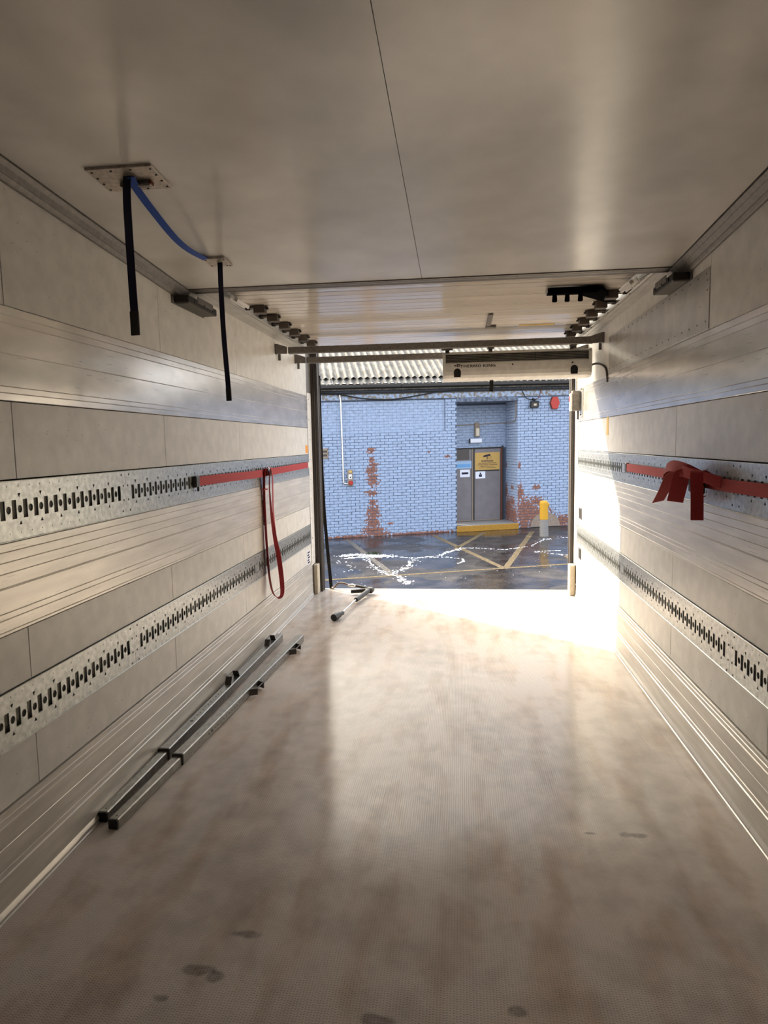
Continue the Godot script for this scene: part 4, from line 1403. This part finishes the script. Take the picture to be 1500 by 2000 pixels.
# ---------------------------------------------------------------- heater hung from the cross bars
func build_heater() -> void:
	var t := thing("heater_unit", "long white heater unit with black slotted grille hanging above the right half of the doorway", "heater", Vector3(0.59, 1.893, -5.31))
	var st := begin()
	var along_x := Transform3D(Basis(Vector3(0, 0, 1), Vector3(0, 1, 0), Vector3(-1, 0, 0)), Vector3(1.125, 0, 0))
	var prof := PackedVector2Array([Vector2(-5.42, 1.897), Vector2(-5.42, 2.10), Vector2(-5.222, 2.10), Vector2(-5.208, 2.094), Vector2(-5.206, 2.086), Vector2(-5.222, 2.084), Vector2(-5.222, 2.024), Vector2(-5.200, 2.020), Vector2(-5.197, 2.0), Vector2(-5.197, 1.955), Vector2(-5.203, 1.928), Vector2(-5.217, 1.908), Vector2(-5.24, 1.897), Vector2(-5.28, 1.893)])
	prism(st, prof, 1.065, along_x)
	obj("casing", st, M.white, t)
	for e in 2:
		st = begin()
		var p2 := PackedVector2Array([Vector2(-5.42, 1.897), Vector2(-5.42, 2.103), Vector2(-5.218, 2.103), Vector2(-5.20, 2.095), Vector2(-5.194, 2.08), Vector2(-5.194, 1.955), Vector2(-5.20, 1.926), Vector2(-5.215, 1.905), Vector2(-5.24, 1.893), Vector2(-5.28, 1.889)])
		prism(st, p2, 0.022, Transform3D(along_x.basis, Vector3(0.062 if e == 0 else 1.147, 0, 0)))
		obj("end_cap", st, M.white, t)
	st = begin()
	box(st, Vector3(0.064, 2.024, -5.232), Vector3(1.124, 2.084, -5.2225))
	obj("grille_recess", st, M.black, t)
	for k in 5:
		st = begin()
		block(st, Vector3(0.594, 2.033 + 0.0115 * k, -5.216), Vector3(1.058, 0.0035, 0.012), 0.0, Transform3D())
		obj("grille_slat", st, M.vane, t)
	for x in [0.345, 0.735]:
		st = begin()
		block(st, Vector3(x, 2.054, -5.211), Vector3(0.004, 0.06, 0.008))
		obj("grille_divider", st, M.dull, t)
	for x in [0.15, 1.018]:
		st = begin()
		var oval := PackedVector2Array()
		for k in 10:
			var a := PI * k / 9
			oval.append(Vector2(0.027 * cos(a), 0.008 + 0.027 * sin(a)))
		oval.append(Vector2(-0.025, -0.03))
		oval.append(Vector2(0.025, -0.03))
		prism(st, oval, 0.004, Transform3D(Basis(), Vector3(x, 1.944, -5.1985)))
		obj("vent_cap", st, M.black, t)
	for x in [0.565, 1.005]:
		st = begin()
		tube(st, [Vector3(x, 1.998, -5.198), Vector3(x, 1.998, -5.194)], 0.007, 8)
		obj("screw", st, M.screw, t)
	words("THERMO KING", 0.020, Transform3D(Basis(), Vector3(0.306, 1.994, -5.1968)), M.black, t, "lettering", true, 1.45)
	st = begin()
	block(st, Vector3(0.158, 2.001, -5.196), Vector3(0.026, 0.02, 0.002))
	block(st, Vector3(0.133, 2.000, -5.196), Vector3(0.011, 0.012, 0.002))
	obj("logo", st, M.ink, t)
	st = begin()
	for y in [1.9965, 2.0015]:
		block(st, Vector3(0.161, y, -5.1945), Vector3(0.015, 0.002, 0.002))
	obj("logo_bars", st, M.white, t)
	for x in [0.075, 0.40, 1.0]:
		st = begin()
		block(st, Vector3(x, 2.118, -5.135), Vector3(0.085 if x < 0.3 else 0.05, 0.006, 0.12), 0.001)
		block(st, Vector3(x, 2.135, -5.115), Vector3(0.085 if x < 0.3 else 0.04, 0.05, 0.005), 0.001)
		block(st, Vector3(x, 2.108, -5.22), Vector3(0.03, 0.016, 0.06), 0.001)
		obj("hanger", st, M.darkmetal, t)
	st = begin()
	tube(st, along([Vector3(1.14, 1.965, -5.33), Vector3(1.165, 1.985, -5.25), Vector3(1.188, 1.972, -5.12), Vector3(1.199, 1.925, -4.97), Vector3(1.199, 1.85, -4.915)], 6), 0.008, 8)
	block(st, Vector3(1.2, 1.84, -4.915), Vector3(0.012, 0.035, 0.02), 0.002)
	one("power_cable", "short dark cable curving from the heater's right end to the wall", "cable", st, M.darkmetal)
	st = begin()
	webbing(st, [Vector3(0.412, 1.90, -5.30), Vector3(0.411, 1.86, -5.302), Vector3(0.408, 1.806, -5.30)], Vector3(1, 0, 0), 0.029, 0.004)
	one("pull_strap", "short dark strap end hanging from under the heater", "strap", st, M.rubber)

# ---------------------------------------------------------------- blue straps at the ceiling
func build_ceiling_straps() -> void:
	var big := thing("ceiling_plate", "large riveted metal anchor plate on the ceiling at left holding a navy strap", "plate", Vector3(-0.883, roof_y(-2.14), -2.14))
	var f := Transform3D(Basis(Vector3(1, 0, 0), Vector3(0, 1, 0), Vector3(0, SLOPE, 1)), Vector3(-0.883, roof_y(-2.14), -2.14))
	var st := begin()
	block(st, Vector3(0, -0.004, 0), Vector3(0.218, 0.008, 0.155), 0.001, f)
	obj("plate", st, M.plate, big)
	st = begin()
	for q in [[-0.095, 0.06], [-0.03, 0.063], [0.035, 0.063], [0.098, 0.06], [0.098, 0.02], [0.098, -0.02], [0.098, -0.062], [-0.098, 0.02], [-0.098, -0.02], [-0.098, -0.06], [0.03, -0.066]]:
		tube(st, [f * Vector3(q[0], -0.007, q[1]), f * Vector3(q[0], -0.0105, q[1])], [0.0045, 0.003], 8)
	tag(obj("rivets", st, M.screw, big), "", "", "", "stuff")
	st = begin()
	block(st, Vector3(0.012, -0.016, -0.018), Vector3(0.105, 0.016, 0.022), 0.004, f)
	obj("anchor_bar", st, M.dull, big)
	st = begin()
	block(st, Vector3(0.062, -0.014, -0.018), Vector3(0.012, 0.012, 0.024), 0.002, f)
	obj("red_mark", st, M.rust, big)
	var small := thing("ceiling_plate", "small metal anchor plate on the ceiling near the shutter holding a navy strap", "plate", Vector3(-0.888, roof_y(-2.935), -2.935))
	f.origin = Vector3(-0.888, roof_y(-2.935), -2.935)
	st = begin()
	block(st, Vector3(0, -0.005, 0), Vector3(0.098, 0.010, 0.105), 0.001, f)
	obj("plate", st, M.plate, small)
	st = begin()
	for q in [[-0.04, 0.035], [0.04, 0.035], [-0.04, -0.035], [0.03, -0.04], [0.042, -0.042]]:
		tube(st, [f * Vector3(q[0], -0.009, q[1]), f * Vector3(q[0], -0.0125, q[1])], [0.004, 0.003], 8)
	tag(obj("rivets", st, M.screw, small), "", "", "", "stuff")
	st = begin()
	webbing(st, along([Vector3(-0.8775, 2.283, -2.112), Vector3(-0.8765, 2.2, -2.10), Vector3(-0.875, 2.0, -2.10), Vector3(-0.8725, 1.86, -2.10)], 4), Vector3(1, 0, 0.06), 0.0265, 0.003)
	var h1 := thing("hanging_strap", "navy strap hanging straight down from the large ceiling plate", "strap", Vector3(-0.877, 1.786, -2.1), "navy straps hanging from the ceiling plates")
	obj("webbing", st, M.navy, h1)
	st = begin()
	webbing(st, [Vector3(-0.8725, 1.862, -2.099), Vector3(-0.8715, 1.786, -2.098)], Vector3(1, 0, 0.06), 0.029, 0.006)
	obj("stitched_end", st, M.black, h1)
	st = begin()
	webbing(st, along([Vector3(-0.8775, 2.232, -2.935), Vector3(-0.876, 2.1, -2.93), Vector3(-0.872, 1.9, -2.93), Vector3(-0.861, 1.68, -2.93)], 4), Vector3(1, 0, 0.06), 0.0225, 0.003)
	var h2 := thing("hanging_strap", "navy strap hanging straight down from the small ceiling plate", "strap", Vector3(-0.877, 1.626, -2.93), "navy straps hanging from the ceiling plates")
	obj("webbing", st, M.navy, h2)
	st = begin()
	webbing(st, [Vector3(-0.861, 1.682, -2.929), Vector3(-0.8595, 1.626, -2.928)], Vector3(1, 0, 0.06), 0.024, 0.006)
	obj("stitched_end", st, M.black, h2)
	st = begin()
	var pts := along([Vector3(-0.862, 2.276, -2.105), Vector3(-0.874, 2.262, -2.17), Vector3(-0.885, 2.235, -2.32), Vector3(-0.893, 2.206, -2.50), Vector3(-0.904, 2.207, -2.67), Vector3(-0.922, 2.232, -2.885)], 6)
	webbing(st, pts, Vector3(1, 0.25, 0), 0.026, 0.0025)
	one("sagging_strap", "bright blue strap sagging from the large ceiling plate to the small one", "strap", st, M.blue)

# ---------------------------------------------------------------- red load straps
func build_red_straps() -> void:
	var t := thing("load_strap", "red load strap stretched along the left upper track with a long loop hanging down", "strap", Vector3(-1.2, 1.24, -4.6))
	var st := begin()
	webbing(st, along([Vector3(-1.206, 1.243, -3.40), Vector3(-1.206, 1.238, -3.9), Vector3(-1.206, 1.231, -4.4), Vector3(-1.208, 1.235, -5.2), Vector3(-1.212, 1.240, -6.03)], 6), Vector3(0, 1, 0), 0.051, 0.003)
	obj("webbing", st, M.red, t)
	st = begin()
	block(st, Vector3(-1.212, 1.242, -3.372), Vector3(0.022, 0.060, 0.05), 0.005)
	block(st, Vector3(-1.208, 1.205, -3.385), Vector3(0.01, 0.03, 0.014), 0.003)
	obj("end_fitting", st, M.screw, t)
	st = begin()
	block(st, Vector3(-1.21, 1.239, -5.99), Vector3(0.012, 0.052, 0.05), 0.003)
	obj("end_label", st, M.white, t)
	st = begin()
	block(st, Vector3(-1.196, 1.236, -4.66), Vector3(0.014, 0.058, 0.07), 0.004)
	tube(st, [Vector3(-1.186, 1.205, -4.69), Vector3(-1.186, 1.268, -4.69)], 0.005, 8)
	obj("buckle", st, M.steel, t)
	st = begin()
	var p := along([Vector3(-1.182, 1.262, -4.60), Vector3(-1.195, 1.255, -4.57), Vector3(-1.205, 1.19, -4.57), Vector3(-1.212, 0.99, -4.58), Vector3(-1.208, 0.584, -4.60), Vector3(-1.188, 0.397, -4.60), Vector3(-1.153, 0.337, -4.60), Vector3(-1.116, 0.352, -4.60), Vector3(-1.11, 0.435, -4.60), Vector3(-1.126, 0.621, -4.60), Vector3(-1.15, 0.769, -4.60), Vector3(-1.17, 0.953, -4.60), Vector3(-1.180, 1.135, -4.61), Vector3(-1.178, 1.25, -4.63)], 6)
	var w := []
	for k in p.size():
		var q := float(k) / (p.size() - 1)
		w.append(Vector3(lerpf(0.62, 0.30, q) + 0.95 * exp(-pow((q - 0.68) / 0.13, 2.0)), 0, 0.75).normalized())
	webbing(st, p, w, 0.046, 0.0025)
	obj("hanging_loop", st, M.red, t)
	st = begin()
	p = along([Vector3(-1.18, 1.27, -4.62), Vector3(-1.165, 1.262, -4.62), Vector3(-1.158, 1.21, -4.62), Vector3(-1.160, 1.09, -4.62), Vector3(-1.158, 0.95, -4.61), Vector3(-1.146, 0.80, -4.605)], 5)
	webbing(st, p, Vector3(0.12, 0, 1), 0.044, 0.0025)
	obj("second_strand", st, M.red, t)
	st = begin()
	webbing(st, [Vector3(-1.214, 1.118, -4.565), Vector3(-1.190, 1.117, -4.56)], Vector3(0, 1, 0), 0.008, 0.05)
	obj("keeper_loop", st, M.red, t)

	var b := thing("load_strap", "red load strap along the right upper track with a dark tangled bow at its buckle", "strap", Vector3(1.19, 1.24, -2.9))
	st = begin()
	webbing(st, along([Vector3(1.188, 1.248, -4.28), Vector3(1.186, 1.247, -3.6), Vector3(1.182, 1.238, -2.9), Vector3(1.184, 1.243, -2.2), Vector3(1.186, 1.245, -1.2)], 6), Vector3(0, 1, 0), 0.048, 0.003)
	obj("webbing", st, M.red, b)
	st = begin()
	block(st, Vector3(1.193, 1.248, -4.29), Vector3(0.018, 0.056, 0.045), 0.004)
	obj("end_fitting", st, M.screw, b)
	st = begin()
	block(st, Vector3(1.135, 1.238, -2.885), Vector3(0.05, 0.085, 0.05), 0.008)
	block(st, Vector3(1.16, 1.225, -2.93), Vector3(0.03, 0.075, 0.08), 0.006)
	obj("ratchet", st, M.black, b)
	st = begin()
	tube(st, [Vector3(1.108, 1.285, -2.858), Vector3(1.113, 1.195, -2.855)], 0.0035, 8)
	obj("ratchet_pin", st, M.steel, b)
	# bow loops: each [points, widths direction, width]
	var ribbons := [
		[[Vector3(1.14, 1.268, -2.88), Vector3(1.10, 1.292, -2.91), Vector3(1.085, 1.303, -3.0), Vector3(1.09, 1.298, -3.10), Vector3(1.10, 1.278, -3.19), Vector3(1.118, 1.250, -3.22), Vector3(1.14, 1.242, -3.16), Vector3(1.15, 1.248, -3.0)], Vector3(0.35, 1, -0.25), 0.050],
		[[Vector3(1.125, 1.292, -2.95), Vector3(1.088, 1.282, -3.01), Vector3(1.085, 1.25, -3.07), Vector3(1.09, 1.19, -3.16), Vector3(1.092, 1.127, -3.26)], Vector3(1, 0.35, 0.1), 0.056],
		[[Vector3(1.13, 1.282, -2.92), Vector3(1.10, 1.27, -2.95), Vector3(1.098, 1.217, -2.985), Vector3(1.097, 1.147, -3.028)], Vector3(1, -0.05, 0.25), 0.066],
		[[Vector3(1.16, 1.262, -2.82), Vector3(1.115, 1.288, -2.80), Vector3(1.098, 1.275, -2.77), Vector3(1.099, 1.19, -2.763), Vector3(1.099, 1.097, -2.756)], Vector3(1, 0, 0.3), 0.047],
		[[Vector3(1.10, 1.28, -3.0), Vector3(1.092, 1.285, -2.93), Vector3(1.10, 1.278, -2.86), Vector3(1.125, 1.268, -2.79), Vector3(1.165, 1.25, -2.70)], Vector3(0.1, 1, 0.45), 0.045],
		[[Vector3(1.15, 1.225, -2.84), Vector3(1.12, 1.205, -2.85), Vector3(1.125, 1.18, -2.85), Vector3(1.15, 1.185, -2.83)], Vector3(0.5, 0.2, 1), 0.035]]
	for r in ribbons:
		st = begin()
		webbing(st, along(r[0], 6), r[1], r[2], 0.0028)
		obj("bow_loop" if r != ribbons[3] else "hanging_tail", st, M.red, b)

# ---------------------------------------------------------------- telescopic load bars
func build_bars() -> void:
	var bars := [[Vector3(-1.203, 0, -2.28), Vector3(-1.158, 0, -4.66), true, "telescopic steel load bar on the floor against the left kick plate, handles upward"],
		[Vector3(-1.137, 0, -2.235), Vector3(-0.997, 0, -4.64), false, "telescopic steel load bar on the floor beside the wall bar, handles towards the floor's middle"]]
	for q in bars:
		var a: Vector3 = q[0]
		var dir: Vector3 = (q[1] - a).normalized()
		var length: float = (q[1] - a).length()
		var t := thing("load_bar", q[3], "load bar", a, "steel load bars on the floor")
		# x right, y up, z backwards towards the viewer
		var f := Transform3D(Basis(dir.cross(Vector3.UP), Vector3.UP, -dir), a)
		var st := begin()
		block(st, Vector3(0, 0.0215, -0.28), Vector3(0.040, 0.040, 0.55), 0.004, f)
		obj("inner_tube", st, M.bar, t)
		st = begin()
		block(st, Vector3(0, 0.0215, -0.004), Vector3(0.038, 0.038, 0.012), 0.003, f)
		obj("end_cap", st, M.rubber, t)
		st = begin()
		block(st, Vector3(0, 0.026, -0.52 - (length - 0.52) / 2), Vector3(0.050, 0.050, length - 0.52), 0.004, f)
		obj("outer_tube", st, M.bar, t)
		st = begin()
		block(st, Vector3(0, 0.0262, -0.519), Vector3(0.0535, 0.0525, 0.014), 0.003, f)
		obj("collar", st, M.darkmetal, t)
		# the side that carries holes and handles: up, or to the right
		var g := f if q[2] else f * Transform3D(Basis(Vector3(0, 0, 1), -PI / 2), Vector3(-0.026, 0.026, 0))
		var top := 0.051
		st = begin()
		for k in 13:
			var z := -0.79 - 0.036 * k
			tube(st, [g * Vector3(0, top - 0.001, z), g * Vector3(0, top + 0.0007, z)], 0.0085 if k == 1 else 0.004, 8)
		tube(st, [f * Vector3(0, 0.0405, -0.03), f * Vector3(0, 0.0425, -0.03)], 0.003, 8)
		tag(obj("peg_holes", st, M.black, t), "", "", "", "stuff")
		for z in [-1.33, -2.07]:
			st = begin()
			var h := 0.040
			webbing(st, [g * Vector3(0, top - 0.004, z), g * Vector3(0, top + h, z - 0.026)], g.basis * Vector3(1, 0, 0), 0.036, 0.004)
			webbing(st, [g * Vector3(0, top + h, z - 0.126), g * Vector3(0, top - 0.004, z - 0.152)], g.basis * Vector3(1, 0, 0), 0.036, 0.004)
			tube(st, [g * Vector3(-0.016, top + h - 0.004, z - 0.024), g * Vector3(-0.016, top + h - 0.004, z - 0.128)], 0.003, 6)
			obj("handle", st, M.darkmetal, t)

# ---------------------------------------------------------------- pressure washer lance
func build_lance() -> void:
	var t := thing("washer_lance", "pressure washer lance with black grip and nozzle lying by the rear edge of the floor", "washer lance", Vector3(-0.78, 0, -5.8))
	var n0 := Vector3(-0.856, 0.03, -5.19)
	var n1 := Vector3(-0.826, 0.034, -5.27)
	var st := begin()
	tube(st, [n0, n0.lerp(n1, 0.5), n0.lerp(n1, 0.55), n1, n1 + (n1 - n0) * 0.1, n1 + (n1 - n0) * 0.7], [0.029, 0.030, 0.024, 0.024, 0.018, 0.016], 16)
	obj("nozzle", st, M.grip, t)
	st = begin()
	tube(st, along([n1, Vector3(-0.80, 0.040, -5.40), Vector3(-0.764, 0.042, -5.78)], 4), 0.008, 10)
	obj("rod", st, M.steel, t)
	st = begin()
	tube(st, [Vector3(-0.764, 0.040, -5.77), Vector3(-0.762, 0.040, -5.79), Vector3(-0.702, 0.042, -6.12), Vector3(-0.698, 0.042, -6.14)], [0.019, 0.022, 0.022, 0.018], 14)
	obj("grip_sleeve", st, M.grip, t)
	st = begin()
	var e := Transform3D(Basis(Vector3(0, 1, 0), -0.15), Vector3(-0.692, 0.040, -6.165))
	block(st, Vector3.ZERO, Vector3(0.075, 0.05, 0.085), 0.014, e)
	tube(st, [Vector3(-0.715, 0.04, -6.165), Vector3(-0.79, 0.036, -6.15), Vector3(-0.87, 0.030, -6.145)], [0.022, 0.02, 0.017], 12)
	obj("gun_body", st, M.grip, t)
	st = begin()
	tube(st, [Vector3(-0.725, 0.052, -6.20), Vector3(-0.80, 0.06, -6.235), Vector3(-0.84, 0.062, -6.25)], [0.011, 0.013, 0.011], 10)
	obj("trigger", st, M.rubber, t)
	st = begin()
	tube(st, [Vector3(-0.84, 0.062, -6.25), Vector3(-0.86, 0.062, -6.26), Vector3(-0.862, 0.062, -6.261), Vector3(-0.89, 0.062, -6.275), Vector3(-0.892, 0.062, -6.276), Vector3(-0.92, 0.062, -6.29)], [0.010, 0.010, 0.016, 0.016, 0.011, 0.011], 12)
	obj("brass_coupling", st, M.steel, t)
	st = begin()
	tube(st, along([Vector3(-0.915, 0.062, -6.288), Vector3(-0.98, 0.075, -6.315), Vector3(-1.03, 0.065, -6.33), Vector3(-1.075, 0.02, -6.345), Vector3(-1.10, 0.012, -6.39), Vector3(-1.115, -0.06, -6.425), Vector3(-1.12, -0.5, -6.44), Vector3(-1.12, -0.98, -6.46)], 6), 0.0095, 10)
	one("washer_hose", "thin dark hose leading from the washer lance over the rear edge", "hose", st, M.hose)

# ---------------------------------------------------------------- lamps, stickers, switch
func build_small_things() -> void:
	for s in [-1, 1]:
		var z0: float = -3.62 if s < 0 else -3.55
		var z1 := -3.235
		var side: String = "left" if s < 0 else "right"
		var l := thing("interior_lamp", "unlit dark rectangular lamp box fixed high on the %s wall below the ceiling strip" % side, "lamp", Vector3(wx(s, 0), 2.13, (z0 + z1) / 2), "interior lamps on the walls")
		var st := begin()
		block(st, Vector3(wx(s, 0.040), 2.149, (z0 + z1) / 2), Vector3(0.078, 0.036, z1 - z0), 0.004)
		obj("body", st, M.lampbody, l)
		st = begin()
		block(st, Vector3(wx(s, 0.040), 2.1305, (z0 + z1) / 2), Vector3(0.066, 0.003, z1 - z0 - 0.03), 0.001)
		obj("lens", st, M.lamplens, l)
		st = begin()
		block(st, Vector3(wx(s, 0.0025), 2.155, (z0 + z1) / 2 + 0.01), Vector3(0.004, 0.06, z1 - z0 + 0.03), 0.001)
		block(st, Vector3(wx(s, 0.079), 2.165, (z0 + z1) / 2 - 0.03), Vector3(0.004, 0.03, (z1 - z0) * 0.55), 0.001)
		obj("bracket", st, M.dull, l)
		st = begin()
		for k in 3:
			block(st, Vector3(wx(s, 0.0805), 2.149, lerpf(z0, z1, 0.15 + 0.32 * k)), Vector3(0.004, 0.018, 0.014), 0.001)
		tag(obj("clips", st, M.black, l), "", "", "", "stuff")
	var st := begin()
	block(st, Vector3(wx(-1, 0.0008), 1.382, -6.02), Vector3(0.0015, 0.07, 0.085))
	one("orange_sticker", "small orange sticker on the left wall beside the door post", "sticker", st, M.orange)
	var lb := thing("label_sticker", "white label printed with dark blue blocks low on the left wall by the door post", "label", Vector3(wx(-1, 0), 0.387, -5.97))
	st = begin()
	block(st, Vector3(wx(-1, 0.0008), 0.387, -5.965), Vector3(0.0015, 0.125, 0.115))
	obj("sheet", st, M.paper, lb)
	st = begin()
	for k in 5:
		block(st, Vector3(wx(-1, 0.002), 0.342 + 0.023 * k, -5.965 + (0.012 if k % 2 else -0.008)), Vector3(0.001, 0.015, 0.07 if k % 2 else 0.085))
	obj("print", st, M.ink, lb)
	st = begin()
	block(st, Vector3(wx(1, 0.0008), 1.52, -4.905), Vector3(0.0015, 0.137, 0.065))
	one("tape_strip", "short vertical strip of yellow tape on the right wall under the scuff rail", "tape", st, M.tape)
	for k in 2:
		var y: float = 0.785 if k == 0 else 0.432
		var p := thing("drain_plate", ["small dark slotted plate at the right wall's rear end, upper of two", "small dark slotted plate at the right wall's rear end, lower of two"][k], "plate", Vector3(wx(1, 0), y, -5.93), "slotted plates by the right door post")
		st = begin()
		block(st, Vector3(wx(1, 0.003), y, -5.93), Vector3(0.006, 0.10, 0.12), 0.002)
		obj("plate", st, M.darkmetal, p)
		st = begin()
		for j in 3:
			block(st, Vector3(wx(1, 0.0065), y, -5.97 + 0.04 * j), Vector3(0.003, 0.08, 0.012), 0.001)
		obj("rib", st, M.black, p)
	# switch box and grab bracket on the right post
	var sw := thing("switch_box", "grey-brown switch box with a white side and red rocker on the right door post", "switch", Vector3(1.155, 1.67, -5.95))
	st = begin()
	block(st, Vector3(1.163, 1.757, -5.985), Vector3(0.066, 0.172, 0.075), 0.006)
	obj("box_body", st, M.dull, sw)
	st = begin()
	block(st, Vector3(1.121, 1.745, -5.985), Vector3(0.02, 0.15, 0.068), 0.007)
	obj("white_side", st, M.white, sw)
	st = begin()
	block(st, Vector3(1.110, 1.775, -5.985), Vector3(0.006, 0.05, 0.035), 0.002)
	obj("red_rocker", st, M.redplastic, sw)
	st = begin()
	tube(st, [Vector3(1.172, 1.85, -6.0), Vector3(1.172, 2.10, -6.0)], 0.010, 8)
	obj("conduit", st, M.alu, sw)
	st = begin()
	tube(st, [Vector3(1.18, 1.67, -5.975), Vector3(1.18, 1.60, -5.975), Vector3(1.18, 1.595, -5.975)], [0.008, 0.008, 0.014], 8)
	obj("pull_cord", st, M.darkmetal, sw)
	var gb := thing("grab_handle", "white bent metal grab handle standing off the right wall by the door post", "handle", Vector3(1.2, 1.62, -5.9))
	st = begin()
	webbing(st, [Vector3(1.203, 1.862, -5.98), Vector3(1.203, 1.862, -5.86), Vector3(1.203, 1.85, -5.85), Vector3(1.203, 1.64, -5.85), Vector3(1.203, 1.625, -5.86), Vector3(1.203, 1.622, -5.98)], Vector3(1, 0, 0), 0.022, 0.008)
	obj("bent_strip", st, M.white, gb)
	st = begin()
	tube(st, [Vector3(1.204, 1.85, -5.885), Vector3(1.192, 1.85, -5.885)], 0.010, 8)
	obj("bolt", st, M.black, gb)
	st = begin()
	tube(st, [Vector3(1.204, 1.632, -5.94), Vector3(1.192, 1.632, -5.94)], 0.010, 8)
	obj("bolt", st, M.black, gb)
